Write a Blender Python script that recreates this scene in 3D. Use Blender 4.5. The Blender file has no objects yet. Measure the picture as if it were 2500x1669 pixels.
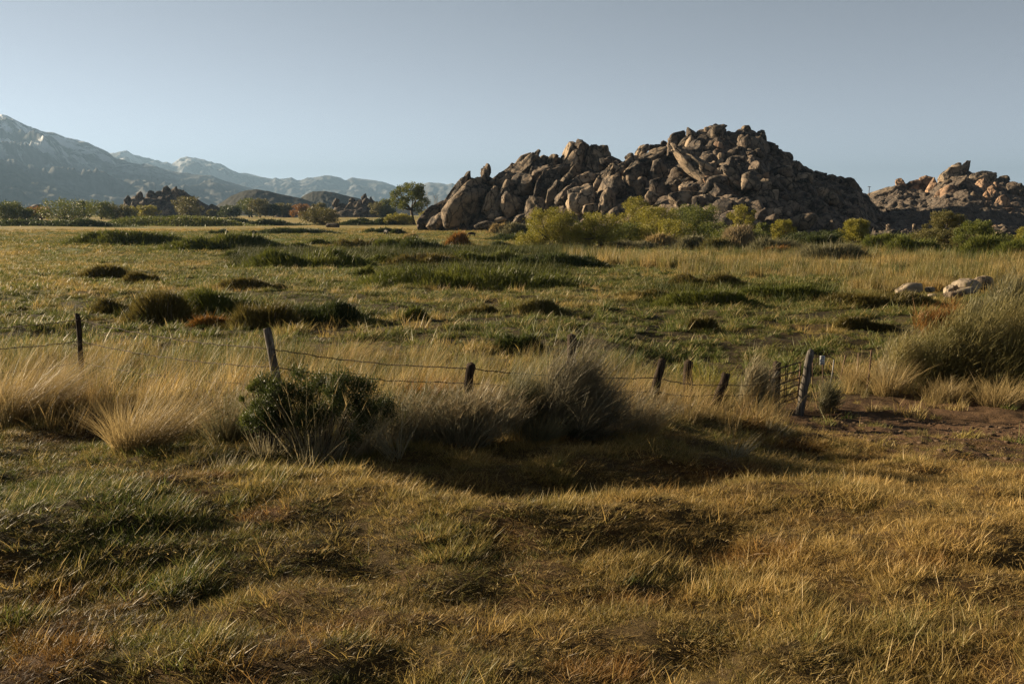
import bpy, bmesh, math, random
import numpy as np
from mathutils import Vector, Matrix

# ------------------------------------------------------------------ camera, sky, sun, exposure
scene = bpy.context.scene
H_CAM = 3.6
LENS = 35.0
F = LENS / 36.0 * 2500.0          # focal length in pixels of the 2500 px wide photograph
HORIZON = 525.0
PITCH = math.atan((834.5 - HORIZON) / F)
cam_d = bpy.data.cameras.new('camera')
cam_d.lens = LENS; cam_d.sensor_width = 36.0; cam_d.clip_start = 0.1; cam_d.clip_end = 120000.0
cam = bpy.data.objects.new('camera', cam_d)
scene.collection.objects.link(cam)
cam.location = (0, 0, H_CAM)
cam.rotation_euler = (math.pi / 2 - PITCH, 0, 0)
scene.camera = cam

SUN_EL = math.radians(16.5)
SUN_AZ = math.radians(-65.0)       # measured from +Y (view direction), negative = left
sun_vec = Vector((math.sin(SUN_AZ) * math.cos(SUN_EL), math.cos(SUN_AZ) * math.cos(SUN_EL), math.sin(SUN_EL)))

world = bpy.data.worlds.new('World'); scene.world = world; world.use_nodes = True
wt = world.node_tree; wt.nodes.clear()
sky = wt.nodes.new('ShaderNodeTexSky'); sky.sky_type = 'NISHITA'; sky.sun_disc = False
sky.sun_elevation = SUN_EL; sky.sun_rotation = SUN_AZ
sky.altitude = 3000; sky.air_density = 0.33; sky.dust_density = 0.22; sky.ozone_density = 1.0
hs = wt.nodes.new('ShaderNodeHueSaturation'); hs.inputs['Saturation'].default_value = 0.36; hs.inputs['Hue'].default_value = 0.484
bg = wt.nodes.new('ShaderNodeBackground'); bg.inputs['Strength'].default_value = 0.05
wo = wt.nodes.new('ShaderNodeOutputWorld')
wt.links.new(sky.outputs[0], hs.inputs['Color']); wt.links.new(hs.outputs[0], bg.inputs[0]); wt.links.new(bg.outputs[0], wo.inputs[0])

sun_d = bpy.data.lights.new('sun', 'SUN'); sun_d.energy = 5.0; sun_d.angle = math.radians(0.5); sun_d.color = (1.0, 0.80, 0.54)
sun = bpy.data.objects.new('sun', sun_d); scene.collection.objects.link(sun)
sun.rotation_euler = sun_vec.to_track_quat('Z', 'Y').to_euler(); sun.location = (-60, 20, 60)

vs = scene.view_settings
vs.view_transform = 'Standard'; vs.look = 'None'; vs.gamma = 1.0; vs.use_curve_mapping = False
vs.exposure = 1.9
scene.cycles.use_denoising = True; scene.cycles.denoising_prefilter = 'NONE'
scene.cycles.max_bounces = 6; scene.cycles.diffuse_bounces = 2; scene.cycles.glossy_bounces = 2
scene.cycles.transmission_bounces = 3; scene.cycles.volume_bounces = 0; scene.cycles.transparent_max_bounces = 4

# ------------------------------------------------------------------ helpers
C = scene.collection
R = np.random.default_rng(7)
CP, SP = math.cos(PITCH), math.sin(PITCH)

def U32(a): return np.asarray(a).astype(np.int64).astype(np.uint64) & np.uint64(0xffffffff)
def hsh(ix, iy, iz=0, seed=0):
    h = (U32(ix) * np.uint64(374761393) + U32(iy) * np.uint64(668265263) + U32(iz) * np.uint64(2147483647) + np.uint64(seed * 974711 + 13)) & np.uint64(0xffffffff)
    h = ((h ^ (h >> np.uint64(13))) * np.uint64(1274126177)) & np.uint64(0xffffffff)
    h = ((h ^ (h >> np.uint64(15))) * np.uint64(2246822519)) & np.uint64(0xffffffff)
    h = h ^ (h >> np.uint64(16))
    return h.astype(np.float64) / 4294967295.0
def vn2(x, y, seed=0):
    x = np.asarray(x, float); y = np.asarray(y, float)
    ix = np.floor(x); iy = np.floor(y); fx = x - ix; fy = y - iy
    fx = fx * fx * (3 - 2 * fx); fy = fy * fy * (3 - 2 * fy)
    a = hsh(ix, iy, 0, seed); b = hsh(ix + 1, iy, 0, seed); c = hsh(ix, iy + 1, 0, seed); d = hsh(ix + 1, iy + 1, 0, seed)
    return (a * (1 - fx) + b * fx) * (1 - fy) + (c * (1 - fx) + d * fx) * fy
def fbm2(x, y, seed=0, oct=3):
    s = 0; a = 0.5; t = 0
    for o in range(oct):
        s = s + a * vn2(np.asarray(x) * 2 ** o + 17.3 * o, np.asarray(y) * 2 ** o - 9.1 * o, seed + o); t += a; a *= 0.5
    return s / t
def vn3(p, seed=0):
    i = np.floor(p); f = p - i; f = f * f * (3 - 2 * f)
    r = 0
    for dx in (0, 1):
        for dy in (0, 1):
            for dz in (0, 1):
                w = (f[:, 0] if dx else 1 - f[:, 0]) * (f[:, 1] if dy else 1 - f[:, 1]) * (f[:, 2] if dz else 1 - f[:, 2])
                r = r + w * hsh(i[:, 0] + dx, i[:, 1] + dy, i[:, 2] + dz, seed)
    return r
def sst(a, b, x):
    t = np.clip((np.asarray(x, float) - a) / (b - a), 0, 1); return t * t * (3 - 2 * t)

# photograph pixel <-> world
def pix_dir(px, py):
    u = (px - 1250.0) / F; v = (834.5 - py) / F
    return np.array([u, CP + v * SP, -SP + v * CP])
def at(px, py, Y):
    d = pix_dir(px, py); t = Y / d[1]
    return np.array([d[0] * t, Y, H_CAM + d[2] * t])
def proj(x, y, z):
    dep = y * CP - (z - H_CAM) * SP
    up = y * SP + (z - H_CAM) * CP
    dep = np.maximum(dep, 1e-3)
    return 1250.0 + F * x / dep, 834.5 - F * up / dep
def xcol(px, Y, Z): return (px - 1250.0) / F * (Y * CP - (Z - H_CAM) * SP)

# ------------------------------------------------------------------ terrain height
PR = np.array([0, 11, 14, 20, 26, 60, 180, 300, 400, 700, 900, 1500, 3000, 9000, 60000.])
PZ = np.array([.25, .25, .05, 0, -.55, -1.1, -2.6, -2.7, -2.3, .8, 1.3, 2.0, 2.6, 3.2, 4.0])
crest = [at(px, py, 1) for px, py in ((-300, 1250), (0, 1235), (350, 1160), (640, 1125), (1000, 1185), (1280, 1222), (1700, 1180), (1950, 1150), (2300, 1125), (2800, 1110))]
crest = np.array([[d[0] * t, t] for d in crest for t in [(H_CAM - .45) / (H_CAM - d[2])]])
def terr(x, y):
    x = np.asarray(x, float); y = np.asarray(y, float)
    r = np.hypot(x, y)
    z = np.interp(r, PR, PZ)
    ys = np.where(y > 0, y, -999)
    # right side falls towards the gate
    z = z - .85 * sst(1.0, 6.5, x) * sst(12.5, 18, ys) * (1 - sst(26, 48, ys))
    # crest of the near bank and the hollow behind it
    yc = np.interp(x, crest[:, 0], crest[:, 1])
    e = ys - yc
    lat = sst(-9, -5, x) * (1 - .6 * sst(4, 9, x))
    z = z + .22 * np.exp(-((e + .6) / 1.1) ** 2) * lat * .8
    z = z - .28 * np.exp(-((e - 1.3) / 1.0) ** 2) * sst(-2.2, -.5, x) * (1 - sst(3.5, 5.5, x))
    # hummocks
    wn = (1 - sst(18, 34, r))
    z = z + wn * ((fbm2(x / 2.3, y / 1.5, 3) - .5) * .46 + (fbm2(x / .75, y / .6, 9, 2) - .5) * .24)
    wm = sst(18, 34, r) * (1 - sst(140, 260, r))
    z = z + wm * ((fbm2(x / 3.2, y / 2.6, 21) - .5) * .34 + (fbm2(x / 1.1, y / .9, 22, 2) - .5) * .26 * (1 - sst(60, 120, r)) + (fbm2(x / 14, y / 12, 31) - .5) * .5)
    z = z + sst(100, 260, r) * (1 - sst(900, 1500, r)) * (fbm2(x / 30, y / 30, 41) - .5) * .9
    # dark cut in the meadow beyond the fence
    q = ((x - GULLY[0]) / 1.0) ** 2 + ((y - GULLY[1]) / .75) ** 2
    z = z - .55 * np.exp(-q * q)
    # ditch right of the gate, in shade
    return z
GULLY = (0.0, 27.5)
TT = np.concatenate([np.geomspace(3, 60, 1400), np.geomspace(60.2, 950, 1600)])
def ghit(px, py):
    d = pix_dir(px, py)
    d = d / d[1]
    xs, ys, zs = d[0] * TT, TT, H_CAM + d[2] * TT
    g = terr(xs, ys)
    k = np.argmax(zs < g)
    if not (zs < g).any(): k = len(TT) - 1
    return np.array([xs[k], ys[k], g[k]])

# ------------------------------------------------------------------ mesh helpers
def mk(name, V, Fa, mat, parent=None, smooth=False, attrs=None):
    V = np.asarray(V, np.float32); Fa = np.asarray(Fa, np.int32)
    me = bpy.data.meshes.new(name)
    k = Fa.shape[1]; nf = len(Fa)
    me.vertices.add(len(V)); me.vertices.foreach_set('co', V.ravel())
    me.loops.add(nf * k); me.polygons.add(nf)
    me.loops.foreach_set('vertex_index', Fa.ravel())
    me.polygons.foreach_set('loop_start', np.arange(0, nf * k, k, dtype=np.int32))
    if smooth: me.polygons.foreach_set('use_smooth', np.ones(nf, bool))
    for an, (ty, arr) in (attrs or {}).items():
        a = me.attributes.new(an, ty, 'POINT')
        a.data.foreach_set({'FLOAT': 'value', 'FLOAT_COLOR': 'color', 'FLOAT_VECTOR': 'vector', 'INT': 'value'}[ty], np.asarray(arr).ravel())
    me.update()
    if mat: me.materials.append(mat)
    return link(name, me, parent)
def link(name, me, parent=None):
    o = bpy.data.objects.new(name, me); C.objects.link(o)
    if parent is not None: o.parent = parent
    return o
def tag(o, label=None, cat=None, group=None, kind=None):
    if label: o['label'] = label
    if cat: o['category'] = cat
    if group: o['group'] = group
    if kind: o['kind'] = kind
    return o
def thing(name, label, cat, loc, group=None):
    o = bpy.data.objects.new(name, None); C.objects.link(o)
    o.location = [float(v) for v in loc]; o.empty_display_size = .2
    return tag(o, label, cat, group)
def tri_join(parts):
    V = []; Fa = []; A = []; n = 0
    for v, f, a in parts:
        V.append(v); Fa.append(f + n); A.append(a); n += len(v)
    return np.concatenate(V), np.concatenate(Fa), np.concatenate(A)

def blades(base, h, w, az, lean, curve, segs=2, rng=R, wexp=1.6, droop=.35):
    """thin tapering ribbons growing from base; returns verts, tris, per-vertex random"""
    N = len(base); h = np.broadcast_to(h, N); w = np.broadcast_to(w, N); az = np.broadcast_to(az, N)
    lean = np.broadcast_to(lean, N); curve = np.broadcast_to(curve, N)
    dx, dy = np.sin(az), np.cos(az)
    wa = rng.uniform(0, np.pi, N); wx, wy = np.cos(wa), np.sin(wa)
    V = np.zeros((N, 2 * segs + 1, 3), np.float32)
    for k in range(segs + 1):
        t = k / segs
        off = h * (lean * t + curve * t * t)
        cx = base[:, 0] + dx * off; cy = base[:, 1] + dy * off
        cz = base[:, 2] + h * t * (1 - droop * np.minimum(curve * t, 1.6))
        hw = .5 * w * (1 - t ** wexp)
        if k < segs:
            V[:, 2 * k, :] = np.stack([cx - wx * hw, cy - wy * hw, cz], 1)
            V[:, 2 * k + 1, :] = np.stack([cx + wx * hw, cy + wy * hw, cz], 1)
        else:
            V[:, 2 * segs, :] = np.stack([cx, cy, cz], 1)
    f = []
    for k in range(segs - 1):
        a = 2 * k; f += [[a, a + 1, a + 3], [a, a + 3, a + 2]]
    a = 2 * (segs - 1); f.append([a, a + 1, a + 2])
    f = np.array(f); nv = 2 * segs + 1
    Fa = (f[None] + (np.arange(N) * nv)[:, None, None]).reshape(-1, 3)
    var = np.repeat(rng.uniform(0, 1, N), nv)
    return V.reshape(-1, 3), Fa, var
def leaves(P, size, rng=R, aspect=.45, updir=.0, out=None):
    """diamond leaves at P with random orientation"""
    N = len(P); size = np.broadcast_to(size, N)
    d = rng.normal(size=(N, 3)); d[:, 2] += updir
    if out is not None: d = d * .7 + out
    d /= np.linalg.norm(d, axis=1, keepdims=True)
    s = np.cross(d, rng.normal(size=(N, 3))); s /= np.linalg.norm(s, axis=1, keepdims=True) + 1e-9
    L = (d * size[:, None]); S = s * (size * aspect)[:, None]
    V = np.stack([P - L * .5, P + S * .5, P + L * .5, P - S * .5], 1).reshape(-1, 3)
    Fa = (np.array([[0, 1, 2], [0, 2, 3]])[None] + (np.arange(N) * 4)[:, None, None]).reshape(-1, 3)
    return V, Fa, np.repeat(rng.uniform(0, 1, N), 4)
def tube(pts, rad, n=6, jit=0, rng=R):
    pts = np.asarray(pts, float); rad = np.broadcast_to(rad, len(pts)); V = []
    for i in range(len(pts)):
        t = pts[min(i + 1, len(pts) - 1)] - pts[max(i - 1, 0)]; t = t / (np.linalg.norm(t) + 1e-9)
        a = np.cross(t, [0, 1, 0.01] if abs(t[1]) < .9 else [1, 0, 0]); a /= np.linalg.norm(a); b = np.cross(t, a)
        ang = np.arange(n) * 2 * np.pi / n
        rr = rad[i] * (1 + jit * rng.uniform(-1, 1, n))
        V.append(pts[i] + (np.cos(ang) * rr)[:, None] * a + (np.sin(ang) * rr)[:, None] * b)
    V = np.concatenate(V); f = []
    for i in range(len(pts) - 1):
        for j in range(n):
            a, b2 = i * n + j, i * n + (j + 1) % n
            f += [[a, b2, b2 + n], [a, b2 + n, a + n]]
    m = (len(pts) - 1) * n
    for j in range(1, n - 1): f += [[0, j + 1, j], [m, m + j, m + j + 1]]
    return V, np.array(f), np.full(len(V), rng.uniform())

# ------------------------------------------------------------------ materials
def nt(name):
    m = bpy.data.materials.new(name); m.use_nodes = True
    t = m.node_tree; t.nodes.clear(); return m, t
def N_(t, ty, **kw):
    n = t.nodes.new(ty)
    for k, v in kw.items(): setattr(n, k, v)
    return n
def foliage_shader(t, col_socket, transl=.35, rough=.5, spec=.18):
    p = N_(t, 'ShaderNodeBsdfPrincipled'); p.inputs['Roughness'].default_value = rough
    p.inputs['Specular IOR Level'].default_value = spec
    tr = N_(t, 'ShaderNodeBsdfTranslucent'); mx = N_(t, 'ShaderNodeMixShader'); mx.inputs[0].default_value = transl
    o = N_(t, 'ShaderNodeOutputMaterial')
    t.links.new(col_socket, p.inputs['Base Color']); t.links.new(col_socket, tr.inputs['Color'])
    t.links.new(p.outputs[0], mx.inputs[1]); t.links.new(tr.outputs[0], mx.inputs[2]); t.links.new(mx.outputs[0], o.inputs[0])
def grass_mat(name, transl=.35, straw=.75, spec=.18):
    m, t = nt(name)
    a = N_(t, 'ShaderNodeAttribute', attribute_type='INSTANCER', attribute_name='tint')
    v = N_(t, 'ShaderNodeAttribute', attribute_type='GEOMETRY', attribute_name='var')
    mr = N_(t, 'ShaderNodeMapRange'); mr.inputs[3].default_value = .55; mr.inputs[4].default_value = 1.5
    mul = N_(t, 'ShaderNodeVectorMath', operation='SCALE')
    # a few blades in every clump are bleached straw
    gt = N_(t, 'ShaderNodeMath', operation='GREATER_THAN'); gt.inputs[1].default_value = .9
    gm = N_(t, 'ShaderNodeMath', operation='MULTIPLY'); gm.inputs[1].default_value = straw
    mx = N_(t, 'ShaderNodeMix', data_type='RGBA'); mx.inputs[7].default_value = (.40, .30, .14, 1)
    t.links.new(v.outputs['Fac'], mr.inputs[0]); t.links.new(a.outputs['Vector'], mul.inputs[0]); t.links.new(mr.outputs[0], mul.inputs['Scale'])
    t.links.new(v.outputs['Fac'], gt.inputs[0]); t.links.new(gt.outputs[0], gm.inputs[0]); t.links.new(gm.outputs[0], mx.inputs[0]); t.links.new(mul.outputs[0], mx.inputs[6])
    foliage_shader(t, mx.outputs[2], transl, .5, spec)
    return m
_leafm = {}
def leaf_mat(c1, c2, transl=.35):
    key = (tuple(c1), tuple(c2), transl)
    if key in _leafm: return _leafm[key]
    m, t = nt('foliage')
    v = N_(t, 'ShaderNodeAttribute', attribute_type='GEOMETRY', attribute_name='var')
    mx = N_(t, 'ShaderNodeMix', data_type='RGBA'); mx.inputs[6].default_value = (*c1, 1); mx.inputs[7].default_value = (*c2, 1)
    g = N_(t, 'ShaderNodeNewGeometry'); no = N_(t, 'ShaderNodeTexNoise'); no.inputs['Scale'].default_value = .55
    ad = N_(t, 'ShaderNodeMath', operation='MULTIPLY_ADD'); ad.inputs[1].default_value = .6; 
    mr = N_(t, 'ShaderNodeMapRange'); mr.inputs[1].default_value = .35; mr.inputs[2].default_value = .7; mr.inputs[3].default_value = 0; mr.inputs[4].default_value = .45
    t.links.new(g.outputs['Position'], no.inputs['Vector']); t.links.new(no.outputs['Fac'], mr.inputs[0])
    t.links.new(v.outputs['Fac'], ad.inputs[0]); t.links.new(mr.outputs[0], ad.inputs[2]); t.links.new(ad.outputs[0], mx.inputs[0])
    foliage_shader(t, mx.outputs[2], transl)
    _leafm[key] = m; return m
def plain(name, col, rough=.8, col2=None, scale=8, bump=.0, metal=0):
    m, t = nt(name)
    p = N_(t, 'ShaderNodeBsdfPrincipled'); p.inputs['Roughness'].default_value = rough; p.inputs['Metallic'].default_value = metal; p.inputs['Specular IOR Level'].default_value = .15
    o = N_(t, 'ShaderNodeOutputMaterial'); t.links.new(p.outputs[0], o.inputs[0])
    tc = N_(t, 'ShaderNodeTexCoord'); no = N_(t, 'ShaderNodeTexNoise'); no.inputs['Scale'].default_value = scale; no.inputs['Detail'].default_value = 6
    t.links.new(tc.outputs['Object'], no.inputs['Vector'])
    mx = N_(t, 'ShaderNodeMix', data_type='RGBA'); mx.inputs[6].default_value = (*col, 1); mx.inputs[7].default_value = (*(col2 or col), 1)
    t.links.new(no.outputs['Fac'], mx.inputs[0]); t.links.new(mx.outputs[2], p.inputs['Base Color'])
    if bump:
        b = N_(t, 'ShaderNodeBump'); b.inputs['Strength'].default_value = bump; b.inputs['Distance'].default_value = .02
        t.links.new(no.outputs['Fac'], b.inputs['Height']); t.links.new(b.outputs[0], p.inputs['Normal'])
    return m
def wood_mat(name, c1, c2):
    m, t = nt(name)
    p = N_(t, 'ShaderNodeBsdfPrincipled'); p.inputs['Roughness'].default_value = .9; p.inputs['Specular IOR Level'].default_value = .06
    o = N_(t, 'ShaderNodeOutputMaterial'); t.links.new(p.outputs[0], o.inputs[0])
    tc = N_(t, 'ShaderNodeTexCoord'); mp = N_(t, 'ShaderNodeMapping'); mp.inputs['Scale'].default_value = (38, 38, 3)
    no = N_(t, 'ShaderNodeTexNoise'); no.inputs['Scale'].default_value = 1; no.inputs['Detail'].default_value = 5
    cr = N_(t, 'ShaderNodeValToRGB'); cr.color_ramp.elements[0].position = .35; cr.color_ramp.elements[1].position = .68
    cr.color_ramp.elements[0].color = (*c1, 1); cr.color_ramp.elements[1].color = (*c2, 1)
    b = N_(t, 'ShaderNodeBump'); b.inputs['Strength'].default_value = .9; b.inputs['Distance'].default_value = .015
    t.links.new(tc.outputs['Object'], mp.inputs[0]); t.links.new(mp.outputs[0], no.inputs['Vector']); t.links.new(no.outputs['Fac'], cr.inputs[0])
    t.links.new(cr.outputs[0], p.inputs['Base Color']); t.links.new(no.outputs['Fac'], b.inputs['Height']); t.links.new(b.outputs[0], p.inputs['Normal'])
    return m
def rock_mat(name, base, patina, pale, s=1.0, pat=(.42, .62), dist=.6):
    m, t = nt(name)
    p = N_(t, 'ShaderNodeBsdfPrincipled'); p.inputs['Roughness'].default_value = .9; p.inputs['Specular IOR Level'].default_value = .2
    o = N_(t, 'ShaderNodeOutputMaterial'); t.links.new(p.outputs[0], o.inputs[0])
    g = N_(t, 'ShaderNodeNewGeometry')
    def noise(sc, det=6, rough=.6):
        n = N_(t, 'ShaderNodeTexNoise'); n.inputs['Scale'].default_value = sc * s; n.inputs['Detail'].default_value = det; n.inputs['Roughness'].default_value = rough
        t.links.new(g.outputs['Position'], n.inputs['Vector']); return n
    def mapr(so, a, b, c=0., d=1.):
        r = N_(t, 'ShaderNodeMapRange'); r.inputs[1].default_value = a; r.inputs[2].default_value = b; r.inputs[3].default_value = c; r.inputs[4].default_value = d
        t.links.new(so, r.inputs[0]); return r.outputs[0]
    def mix(f, a, b):
        x = N_(t, 'ShaderNodeMix', data_type='RGBA')
        t.links.new(f, x.inputs[0])
        for i, v in ((6, a), (7, b)):
            if isinstance(v, tuple): x.inputs[i].default_value = (*v, 1)
            else: t.links.new(v, x.inputs[i])
        return x.outputs[2]
    n1 = noise(.16); n2 = noise(.55, 8, .68); n3 = noise(2.4, 6, .7)
    c = mix(mapr(n1.outputs['Fac'], *pat), base, patina)
    c = mix(mapr(n2.outputs['Fac'], .5, .72, 0, .75), c, pale)
    oi = N_(t, 'ShaderNodeObjectInfo')
    hv = N_(t, 'ShaderNodeHueSaturation'); t.links.new(c, hv.inputs['Color']); t.links.new(mapr(oi.outputs['Random'], 0, 1, .7, 1.3), hv.inputs['Value'])
    c2 = mix(mapr(n3.outputs['Fac'], .55, .8, 0, .6), hv.outputs[0], tuple(v * .4 for v in patina))
    t.links.new(c2, p.inputs['Base Color'])
    wv = N_(t, 'ShaderNodeVectorMath', operation='MULTIPLY_ADD'); wv.inputs[1].default_value = (3.2 / s,) * 3
    t.links.new(n2.outputs['Color'], wv.inputs[0]); t.links.new(g.outputs['Position'], wv.inputs[2])
    mpv = N_(t, 'ShaderNodeMapping'); mpv.inputs['Rotation'].default_value = (.3, .75, .4); mpv.inputs['Scale'].default_value = (1, .8, .42); t.links.new(wv.outputs[0], mpv.inputs[0])
    vo = N_(t, 'ShaderNodeTexVoronoi', feature='DISTANCE_TO_EDGE'); vo.inputs['Scale'].default_value = .19 * s; t.links.new(mpv.outputs[0], vo.inputs['Vector'])
    jn = mapr(vo.outputs['Distance'], .0, .045)
    c3 = mix(jn, tuple(v * .35 for v in patina), c2); t.links.new(c3, p.inputs['Base Color'])
    ad = N_(t, 'ShaderNodeMath', operation='MULTIPLY_ADD'); ad.inputs[1].default_value = .35
    t.links.new(n3.outputs['Fac'], ad.inputs[0]); t.links.new(n2.outputs['Fac'], ad.inputs[2])
    b = N_(t, 'ShaderNodeBump'); b.inputs['Strength'].default_value = .9; b.inputs['Distance'].default_value = dist
    a2 = N_(t, 'ShaderNodeMath', operation='MULTIPLY_ADD'); a2.inputs[1].default_value = .5; t.links.new(jn, a2.inputs[0]); t.links.new(ad.outputs[0], a2.inputs[2])
    t.links.new(a2.outputs[0], b.inputs['Height']); t.links.new(b.outputs[0], p.inputs['Normal'])
    return m

# ------------------------------------------------------------------ zone colours shared by soil and grass
GREEN = np.array([.082, .098, .023]); TAN = np.array([.36, .245, .080]); RUST = np.array([.16, .062, .016]); SOIL = np.array([.075, .044, .024])
g0 = ghit(1255, 862); GULLY = (g0[0], g0[1] - .2)
def dirt_mask(x, y):
    """trodden earth round the gate, on the right"""
    px, py = proj(x, y, terr(x, y))
    c = np.interp(px, [1850, 2000, 2150, 2500, 2900], [1015, 1020, 1035, 1060, 1080]); hw = np.interp(px, [1820, 2000, 2200, 2500], [14, 56, 92, 112])
    m = 1 - sst(.55, 1.15, np.abs(py - c) / hw)
    return m * sst(1800, 1960, px) * (np.asarray(y) > 0) * (.78 + .22 * sst(.35, .6, fbm2(np.asarray(x) / .9, np.asarray(y) / .9, 77)))
def bare(x, y):
    return sst(.60, .70, fbm2(np.asarray(x) / 1.0, np.asarray(y) / .6, 91)) * (np.hypot(x, y) < 20)
def tints(x, y, jitter=None):
    x = np.asarray(x, float); y = np.asarray(y, float); r = np.hypot(x, y)
    big = fbm2(x / 7, y / 6, 51) - .5; mid = fbm2(x / 1.6, y / 1.3, 52) - .5; far = fbm2(x / 45, y / 16, 53) - .5
    lat = np.clip(x / np.maximum(np.abs(y), 4), -.6, .6)
    near = .33 + .66 * lat + 1.2 * big + .95 * mid
    mead = -.09 + .5 * big + .35 * mid + .8 * far + .10 * sst(60, 160, r) + .35 * sst(330, 420, r) + .15 * np.clip(lat, 0, 1)
    mead2 = mead + .42 * sst(.56, .7, fbm2(x / 4.2, y / 3.2, 58))
    wm = sst(19, 27, r)
    D = near * (1 - wm) + mead2 * wm
    band = np.exp(-((r - 21) / 3.2) ** 2) * (1 - sst(6, 8, x))
    D = D + .38 * band
    if jitter is not None: D = D + jitter
    D = np.clip(D, 0, 1)[..., None]
    O = np.clip(sst(.58, .78, fbm2(x / .9, y / .7, 57)) * .65 * (1 - .75 * wm), 0, 1)[..., None]
    c = GREEN * (1 - D) + TAN * D
    c = c * (1 - O) + RUST * O
    return c

# ------------------------------------------------------------------ ground
def build_ground():
    az = np.concatenate([np.linspace(-180, -42, 24)[:-1], np.linspace(-42, 42, 430), np.linspace(42, 180, 24)[1:-1]]) * math.pi / 180
    rr = np.concatenate([np.linspace(.5, 5, 10)[:-1], np.geomspace(5, 120, 430)[:-1], np.geomspace(120, 700, 150)[:-1], np.geomspace(700, 60000, 46)])
    A, Rr = np.meshgrid(az, rr); X = (np.sin(A) * Rr).ravel(); Y = (np.cos(A) * Rr).ravel()
    Z = terr(X, Y)
    dm = dirt_mask(X, Y)
    col = tints(X, Y)
    soil = SOIL * (.75 + .5 * fbm2(X / .6, Y / .6, 61)[:, None]) + np.array([.05, .018, .004]) * bare(X, Y)[:, None]
    dmc = np.clip(dm, 0, 1)[:, None]
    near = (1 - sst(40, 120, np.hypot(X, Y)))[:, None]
    col = col * (1 - .86 * near) + soil * .4 * near  # near ground colour darkened so gaps between tufts read as shadow
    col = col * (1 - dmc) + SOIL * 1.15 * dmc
    Z = Z + dm * (fbm2(X / .22, Y / .18, 63, 3) - .5) * .12
    nA = len(az); nR = len(rr)
    i = np.arange(nR - 1)[:, None] * nA; j = np.arange(nA)[None]; j2 = (j + 1) % nA
    q = np.stack([i + j, i + j2, i + nA + j2, i + nA + j], -1).reshape(-1, 4)[:, ::-1]
    m, t = nt('ground_turf')
    p = N_(t, 'ShaderNodeBsdfPrincipled'); p.inputs['Roughness'].default_value = .95; p.inputs['Specular IOR Level'].default_value = .1
    o = N_(t, 'ShaderNodeOutputMaterial'); t.links.new(p.outputs[0], o.inputs[0])
    a = N_(t, 'ShaderNodeAttribute', attribute_type='GEOMETRY', attribute_name='tint')
    g = N_(t, 'ShaderNodeNewGeometry')
    n1 = N_(t, 'ShaderNodeTexNoise'); n1.inputs['Scale'].default_value = 3.0; n1.inputs['Detail'].default_value = 8; n1.inputs['Roughness'].default_value = .7
    n2 = N_(t, 'ShaderNodeTexNoise'); n2.inputs['Scale'].default_value = .35; n2.inputs['Detail'].default_value = 6
    for n in (n1, n2): t.links.new(g.outputs['Position'], n.inputs['Vector'])
    mm = N_(t, 'ShaderNodeMath', operation='MULTIPLY'); t.links.new(n1.outputs['Fac'], mm.inputs[0]); t.links.new(n2.outputs['Fac'], mm.inputs[1])
    mr = N_(t, 'ShaderNodeMapRange'); mr.inputs[1].default_value = .1; mr.inputs[2].default_value = .42; mr.inputs[3].default_value = .5; mr.inputs[4].default_value = 1.45
    t.links.new(mm.outputs[0], mr.inputs[0])
    sc = N_(t, 'ShaderNodeVectorMath', operation='SCALE'); t.links.new(a.outputs['Vector'], sc.inputs[0]); t.links.new(mr.outputs[0], sc.inputs['Scale'])
    t.links.new(sc.outputs[0], p.inputs['Base Color'])
    b = N_(t, 'ShaderNodeBump'); b.inputs['Strength'].default_value = 1; b.inputs['Distance'].default_value = .25
    t.links.new(mm.outputs[0], b.inputs['Height']); t.links.new(b.outputs[0], p.inputs['Normal'])
    c4 = np.concatenate([col, np.ones((len(col), 1))], 1)
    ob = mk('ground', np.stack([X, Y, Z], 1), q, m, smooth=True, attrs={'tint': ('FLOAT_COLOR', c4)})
    tag(ob, 'hummocky meadow ground with trodden earth by the gate', 'ground', kind='structure')
build_ground()

# ------------------------------------------------------------------ far mountains and hills
def mountain(name, outline, D, front, label, mat, seed, base_z=0., rough=.15, cols=760, rows=100, spur=1.15):
    o = np.array(outline, float)
    px = np.linspace(o[0, 0], o[-1, 0], cols); py = np.interp(px, o[:, 0], o[:, 1])
    v = (834.5 - py) / F; Zr = H_CAM + D * (-SP + v * CP) / (CP + v * SP)
    s = np.concatenate([np.linspace(0, 1, rows), np.linspace(1.06, 1.7, 10)])
    P, S = np.meshgrid(px, s)
    Y = D - front * (1 - S)
    X = xcol(P, Y, 0 * Y)
    # ribs and gullies running down the face, ridged noise
    k = front * .16
    wx = X / k + 1.2 * fbm2(X / k / 2, Y / k / 2, seed + 5)
    rid = 1 - np.abs(2 * fbm2(wx, Y / (k * 2.6), seed, 5) - 1) * 1.0
    rid2 = 1 - np.abs(2 * fbm2(X / (k * .35), Y / (k * .6), seed + 9, 4) - 1)
    prof = np.where(S <= 1, np.clip(S, 0, 1) ** 1.35, np.clip(1 - (S - 1) * 1.2, 0, 1))
    amp = np.sin(np.pi * np.clip(S, 0, 1)) ** .8
    hgt = np.maximum(Zr - base_z, 10.)[None, :]
    Z = base_z - 30 + (hgt + 30) * prof + hgt * amp * ((rid - .72) * .62 * spur + (rid2 - .7) * .16)
    Z = Z + hgt * rough * (fbm2(X / (k * .12), Y / (k * .12), seed + 20, 4) - .5) * np.clip(amp + .25, 0, 1)
    n = cols
    i = np.arange(len(s) - 1)[:, None] * n; j = np.arange(n - 1)[None]
    q = np.stack([i + j, i + j + 1, i + n + j + 1, i + n + j], -1).reshape(-1, 4)
    ob = mk(name, np.stack([X, Y, Z], -1).reshape(-1, 3), q, mat, smooth=True)
    tag(ob, label, 'mountain', kind='structure')
    return ob
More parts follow.
